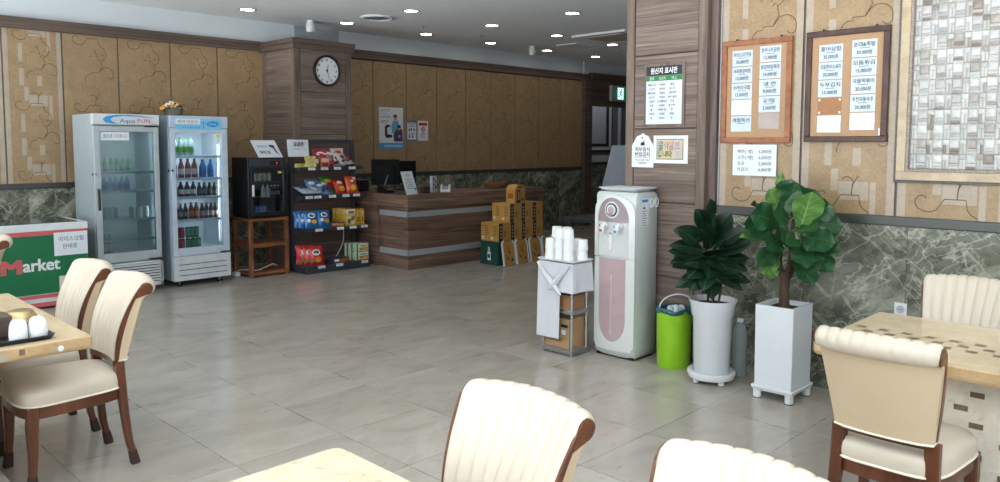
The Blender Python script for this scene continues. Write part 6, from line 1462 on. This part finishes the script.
for (sx, sz, st), (dx, dt, dz), L1, W1, dr_, lt, (ux, ut, uz) in FL:
    leaf(b, c+RV*sx+TV*st+Z*sz, RV*dx+TV*dt+Z*dz, RV*ux+TV*ut+Z*uz, L1*1.12, W1*1.14, dr_, FB if lt else FA, FV if lt else FVD, 'fiddle', 10, 8)
    b.tube([c+RV*sx*.75+TV*st*.4+Z*(sz-.025), c+RV*sx+TV*st+Z*sz], .004, FV, 6)
b.build('foliage', T)
# clear bottle behind the round pot
T = thing('water_bottle', 'translucent grey bottle standing between the round pot and the marble wall', 'bottle', (4.875, 2.44, 0))
b = MB(); b.lathe([(.045, 0), (.05, .01), (.05, .30), (.032, .36), (.018, .375)], (4.875, 2.475, 0), mat('grey_clear_plastic', '#b9c2c4', .15, trans=.5), 24); b.build('bottle_body', T)
b = MB(); b.cyl((4.875, 2.475, .374), (4.875, 2.475, .395), .021, WHITE); b.build('cap', T)

# ------------------------------------------------------------------ signs on the plank pillar
xp = 4.9355; UP_ = -Y
T = thing('origin_board', 'framed white list with a black and green heading on the plank pillar', 'notice board', (xp, 3.14, 1.72))
b = MB(); FRB = wood('sign_frame_wood', '#4f403a', '#85736b', (20, 20, 4), .5)
f0 = V(xp, 3.30, 1.735); b.slab(f0, UP_, Z, -.018, .325, -.02, .445, .012, FRB); b.build('frame', T)
b = MB(); f1 = f0+NX*.0125; b.slab(f1, UP_, Z, .0, .305, .0, .425, .003, mat('board_pale', '#cfd8e4', .35)); b.slab(f1+NX*.003, UP_, Z, .0, .305, .355, .425, .0006, BLACK); b.slab(f1+NX*.003, UP_, Z, .0, .305, .318, .354, .0006, mat('board_green', '#1d7a3a', .4)); b.build('sheet', T)
b = MB(); f2 = f1+NX*.004
b.text('원산지 표시판', f2+UP_*.1525+Z*.373, UP_, Z, .036, WHITE, width=.225, bold=.03); b.text('품목', f2+UP_*.05+Z*.326, UP_, Z, .019, WHITE, width=.04); b.text('원산지', f2+UP_*.14+Z*.326, UP_, Z, .019, WHITE, width=.055); b.text('비고', f2+UP_*.24+Z*.326, UP_, Z, .019, WHITE, width=.04)
for i, (a, d, e) in enumerate((('돼지고기', '국내산', '찌개'), ('소고기', '호주산', '탕, 국'), ('배추김치', '국내산', '고춧가루'), ('쇠고기', '국내산', '육수 일부'), ('고등어', '노르웨이산', '구이'), ('두부', '국내산', '콩 두부'), ('쌀', '국내산 쌀', '밥'), ('오징어', '국내산', '볶음'), ('닭', '국내산', '탕'))):
    z = .283-.0305*i
    for t_, x_ in ((a, .05), (d, .14), (e, .225)): b.text(t_, f2+UP_*x_+Z*z, UP_, Z, .0135, INK, bold=.02)
b.build('lettering', T)
T = thing('hanging_tag_sign', 'white tag-shaped sign about outside food hanging on the plank pillar', 'sign', (xp, 3.30, 1.42))
f0 = V(xp, 3.425, 1.412); b = MB(); pl = [(0, .0), (.19, .0), (.19, .165), (.145, .235), (.115, .243), (.095, .258), (.075, .243), (.045, .235), (0, .165)]
b.prism([(x, z) for x, z in pl], f0, UP_, Z, NX*.008, WHITE); b.build('board', T, bevel=.003)
b = MB(); f1 = f0+NX*.0085; b.disc(f1+UP_*.095+Z*.222, UP_, Z, .007, INK, .0004, 12)
b.prism([(.078, .165), (.115, .165), (.115, .185), (.105, .197), (.094, .188), (.085, .19), (.078, .18)], f1, UP_, Z, NX*.0004, INK); b.ribbon([(.105, .193), (.108, .205), (.116, .206)], .004, f1, UP_, Z, .0006, INK)
b.text('외부음식', f1+UP_*.095+Z*.123, UP_, Z, .026, INK, width=.13, bold=.02); b.text('반입금지', f1+UP_*.095+Z*.085, UP_, Z, .026, INK, width=.13, bold=.02); b.slab(f1, UP_, Z, .025, .165, .073, .0745, .0004, INK); b.text('No Outside Food', f1+UP_*.095+Z*.050, UP_, Z, .014, INK, width=.125); b.slab(f1, UP_, Z, .05, .14, .036, .040, .0004, INKG); b.slab(f1, UP_, Z, .065, .125, .027, .031, .0004, INKG); b.build('lettering', T)
T = thing('framed_note', 'white framed card with blue, pink and green lettering beside the tag sign', 'framed card', (xp, 3.05, 1.44))
f0 = V(xp, 3.235, 1.446); b = MB(); b.slab(f0, UP_, Z, 0, .29, 0, .205, .004, WHITE); b.build('sheet', T)
b = MB(); f1 = f0+NX*.0045; b.slab(f1, UP_, Z, .028, .255, .028, .18, .001, mat('dark_grey_line', '#5d6266', .5)); b.slab(f1+NX*.0011, UP_, Z, .034, .249, .034, .174, .0006, mat('card_sand', '#cbb890', .5)); b.slab(f1+NX*.0018, UP_, Z, .17, .245, .036, .17, .0005, mat('card_grey', '#b9b9ae', .5)); b.build('picture', T)
f2 = f1+NX*.0026; b = MB(); PK = mat('pink_letters', '#d79aa6', .5); TQ = mat('blue_letters', '#2f7fb0', .5); GNL = mat('green_letters', '#4d8a66', .5)
for t_, x_, z_, s_, m in (('물', .062, .103, .052, TQ), ('이', .105, .108, .044, WHITE), ('셀프', .175, .110, .046, PK), ('입니다', .098, .052, .036, GNL)):
    w_ = {'물': .04, '이': .03, '셀프': .09, '입니다': .11}[t_]; b.text(t_, f2+UP_*(x_+.003)+Z*(z_-.003), UP_, Z, s_*1.08, INK, width=w_*1.12); b.text(t_, f2+UP_*x_+Z*z_+NX*.0006, UP_, Z, s_, m, width=w_)
b.disc(f2+UP_*.21+Z*.07, UP_, Z, .014, PK, .0003, 12); b.slab(f2, UP_, Z, .200, .220, .040, .060, .0004, mat('card_cup', '#a9b6c8', .5)); b.build('lettering', T)

# ------------------------------------------------------------------ menu boards on the right wall
xw = XR-.0168
CORK = mat('tan_menu_backing', '#ab8968', .75, var=.05, scale=60); SILV = mat('silver_sleeve', '#cfd3d6', .12, .25)
PLSTIC = mat('menu_card', '#c0ccd9', .22, var=.02)
def menu_board(label, ya, yb, z0, z1, fw, framem, cols, slots, cardw):
    T = thing('menu_board', label, 'menu board', (xw, (ya+yb)/2, z0), 0, 'framed menu boards on the papered wall'); f0 = V(xw, ya, z0); w, h = ya-yb, z1-z0
    b = MB()
    for a in ((0, w, 0, fw), (0, w, h-fw, h), (0, fw, fw, h-fw), (w-fw, w, fw, h-fw)): b.slab(f0, UP_, Z, *a, .028, framem)
    b.build('frame', T, bevel=.004)
    b = MB(); b.slab(f0, UP_, Z, fw, w-fw, fw, h-fw, .012, CORK); b.build('backing', T)
    for ci, (cx_, ctop) in enumerate(cols):
        for ri, it in enumerate(slots[ci]):
            zt_ = ctop-ri*.112
            if it == 'gap':
                b = MB(); b.slab(f0+NX*.0125, UP_, Z, cx_, cx_+cardw, zt_-.104, zt_, .001, mat('bare_brown_slot', '#9c6a42', .5))
                for q in ((.01, -.012), (cardw-.01, -.012), (.01, -.092), (cardw-.01, -.092)): b.disc(f0+NX*.0136+UP_*(cx_+q[0])+Z*(zt_+q[1]), UP_, Z, .007, WHITE, .0004, 10)
                b.build('empty_slot', T); continue
            b = MB(); b.slab(f0+NX*.0125, UP_, Z, cx_, cx_+cardw, zt_-.106, zt_, .004, SILV if it == 'silver' else (mat('brown_sleeve', '#a79a93', .2) if it == 'brown' else PLSTIC))
            if isinstance(it, tuple):
                f1 = f0+NX*.017+UP_*(cx_+cardw/2)
                b.text(it[0], f1+Z*(zt_-.040), UP_, Z, .0235, INK, width=cardw*(.86 if len(it[0]) > 3 else .55), bold=.012); b.slab(f0+NX*.0168, UP_, Z, cx_+cardw*.3, cx_+cardw*.7, zt_-.053, zt_-.049, .0003, INKG)
                b.text(it[1], f1+Z*(zt_-.088), UP_, Z, .023, INK, width=cardw*.62, bold=.012)
            b.build('menu_card', T)
    b = MB()
    for a in (.16*w+.02, w*.83): b.tube([f0+UP_*a+Z*h+NX*.01, f0+UP_*a+Z*(h+.012)+NX*.012, f0+UP_*(a+.012)+Z*(h+.004)+NX*.012], .004, INK, 6)
    b.build('hanger', T); return T
BRW = wood('brown_frame_wood', '#7a4a30', '#a36a48', (18, 18, 18), .45); DBW = wood('dark_frame_wood', '#33201b', '#553a31', (18, 18, 18), .4)
menu_board('menu board in a light brown wooden frame, nearer the plank pillar', 2.715, 2.215, 1.597, 2.298, .036, BRW, ((.075, .632), (.275, .648)), ((('버섯소고기전골', '30,000원'), ('사리왕갈비탕', '13,000원'), ('소머리국밥', '12,000원'), 'silver', ('계절특선', '')), (('한우나주곰탕', '13,000원'), ('왕갈비탕특대', '14,000원'), ('냉 면', '9,000원'), ('공기밥', '2,000원'), 'brown')), .148)
T = menu_board('menu board in a dark brown wooden frame, nearer the woven mosaic panel', 2.122, 1.615, 1.603, 2.305, .036, DBW, ((.082, .615), (.285, .628)), ((('홍어삼합', '35,000원'), ('모둠한우소세지', '30,000원'), ('두부김치', '15,000원'), 'gap', 'silver'), (('순대&족발', '30,000원'), ('모둠튀김', '15,000원'), ('국물떡볶이', '20,000원'), ('우전차돌숙주', '20,000원'), 'silver')), .148)
b = MB(); b.slab(V(xw-.029, 2.122, 1.603), UP_, Z, .462, .470, .04, .085, .001, WHITE); b.build('maker_label', T)
T = thing('price_sheet', 'white handwritten drinks price sheet below the light brown menu board', 'price sheet', (xw-.013, 2.46, 1.37))
f0 = V(xw-.0125, 2.62, 1.372); b = MB(); b.slab(f0, UP_, Z, 0, .315, 0, .213, .003, mat('laminated_sheet', '#d3dee6', .2)); b.build('sheet', T)
b = MB(); f1 = f0+NX*.0035
for i, (a, d) in enumerate((('맥주(1병)', '6,000원'), ('소주(1병)', '6,000원'), ('음료', '2,000원'), ('막걸리', '6,000원'))): b.text(a, f1+UP_*.035+Z*(.155-.041*i), UP_, Z, .022, INKG, align='L', bold=.015); b.text(d, f1+UP_*.28+Z*(.155-.041*i), UP_, Z, .022, INKG, align='R', bold=.015)
b.build('lettering', T)

# woven shell mosaic panel -----------------------------------------------
T = thing('mosaic_panel', 'large woven grey-white mosaic panel in a cream stone frame, cut by the right edge', 'wall panel', (XR-.02, .3, 1.36))
ya, yb, z0, z1 = 1.568, -1.20, 1.360, 3.05; f0 = V(xw, ya, z0); w, h = ya-yb, z1-z0
CST = m_beige_marble('cream_frame_stone', '#a39074', '#bcab8d', '#85643f', .35); BEAD = mat('grey_bead', '#5e5a56', .5, var=.3, scale=80); ROPE = mat('brown_white_rope', '#8d8178', .5, var=.5, scale=120)
b = MB()
for k0, k1, d, m in ((0, .016, .020, BEAD), (.016, .066, .034, CST), (.066, .082, .030, ROPE)):
    for a in ((k0, w-k0, k0, k1), (k0, w-k0, h-k1, h-k0), (k0, k1, k1, h-k1), (w-k1, w-k0, k1, h-k1)): b.slab(f0, UP_, Z, *a, d, m)
b.build('frame', T, bevel=.003)
MT = [mat('shell_a', '#b9b9b7', .35, var=.1), mat('shell_b', '#adacaa', .35, var=.12), mat('shell_c', '#c6c6c3', .3, var=.08), mat('shell_d', '#9f9992', .4, var=.15), mat('shell_e', '#897e76', .4, var=.15)]
b = MB(); b.slab(f0, UP_, Z, .082, w-.082, .082, h-.082, .006, mat('mosaic_ground', '#8f8b86', .7))
rm = random.Random(9); pt_ = .0865; nx, nz = int((w-.17)/pt_), int((h-.17)/pt_)
def pillow(u0, u1, v0, v1, d, m):
    f = f0+NX*.006; e = .006; cu, cv = (u0+u1)/2, (v0+v1)/2
    q = lambda u, v, t: f+UP_*u+Z*v+NX*t
    A = [q(u0, v0, 0), q(u1, v0, 0), q(u1, v1, 0), q(u0, v1, 0)]; B = [q(u0+e, v0+e, d*.7), q(u1-e, v0+e, d*.7), q(u1-e, v1-e, d*.7), q(u0+e, v1-e, d*.7)]; C_ = q(cu, cv, d)
    b.add(A+B+[C_], [(i, (i+1) % 4, 4+(i+1) % 4, 4+i) for i in range(4)]+[(4+i, 4+(i+1) % 4, 8) for i in range(4)], m)
def pick(): return rm.choices(MT, (5, 4, 3, 1.6, .7))[0]
for i in range(nx):
    for j in range(nz):
        u, v = .084+i*pt_, .084+j*pt_; s_ = .052; g_ = pt_-s_
        pillow(u+g_, u+pt_-.001, v+g_, v+pt_-.001, .011, pick())
        pillow(u, u+g_/2-.001, v+.004, v+pt_-.03, .008, pick()); pillow(u+g_/2, u+g_-.001, v+.004, v+pt_-.03, .008, pick())
        pillow(u+g_+.001, u+pt_-.002, v, v+g_/2-.001, .009, pick()); pillow(u+g_+.001, u+pt_-.002, v+g_/2, v+g_-.001, .009, pick())
        pillow(u+.001, u+g_-.001, v+g_+.022, v+pt_-.002, .006, pick())
b.build('mosaic', T)

# wall socket ---------------------------------------------------------------
T = thing('wall_socket', 'white wall socket on the green marble above the inlaid table', 'socket', (XR-.02, 1.50, .56))
b = MB(); b.slab(V(XR-.0205, 1.535, .555), UP_, Z, 0, .072, 0, .075, .008, WHITE); b.build('plate', T, bevel=.003)
b = MB(); b.lathe([(.024, 0), (.024, .003), (.018, .002)], (XR-.029, 1.499, .592), mat('socket_grey', '#b3b6b8', .4), 20, axis=(-1, 0, 0)); b.disc((XR-.0325, 1.505, .592), UP_, Z, .0035, INK, .0004, 8); b.disc((XR-.0325, 1.493, .592), UP_, Z, .0035, INK, .0004, 8); b.build('outlet', T)

# beyond the pillar: dark table with a tilted pale board -----------------------
T = thing('side_table', 'dark side table standing beyond the plank pillar', 'table', (7.05, 5.0, 0))
DT = mat('dark_table_top', '#22262c', .25); b = MB(); b.bx(6.40, 7.60, 4.55, 5.36, .76, .80, DT); b.build('tabletop', T, bevel=.004)
for a in (6.45, 7.50):
    for q in (4.6, 5.26): b = MB(); b.bx(a, a+.05, q, q+.05, 0, .76, DT); b.build('leg', T)
b = MB(); p0 = V(6.86, 5.19, .80); uu = V(.50, -.50, 0).normalized(); ww = V(.04, -.20, .80).normalized(); nn = uu.cross(ww)
b.slab(p0, uu, ww, -.05, .40, 0, .80, .02, mat('pale_grey_board', '#8f979f', .5)); b.prism([(0, 0), (.20, .0), (.0, .5)], p0+uu*.18, -nn, ww, uu*.02, mat('pale_grey_board', '#8f979f', .5))
tag(b.build('tilted_board', bevel=.004), 'pale grey tilted board on the dark table, half hidden by the plank pillar', 'board')
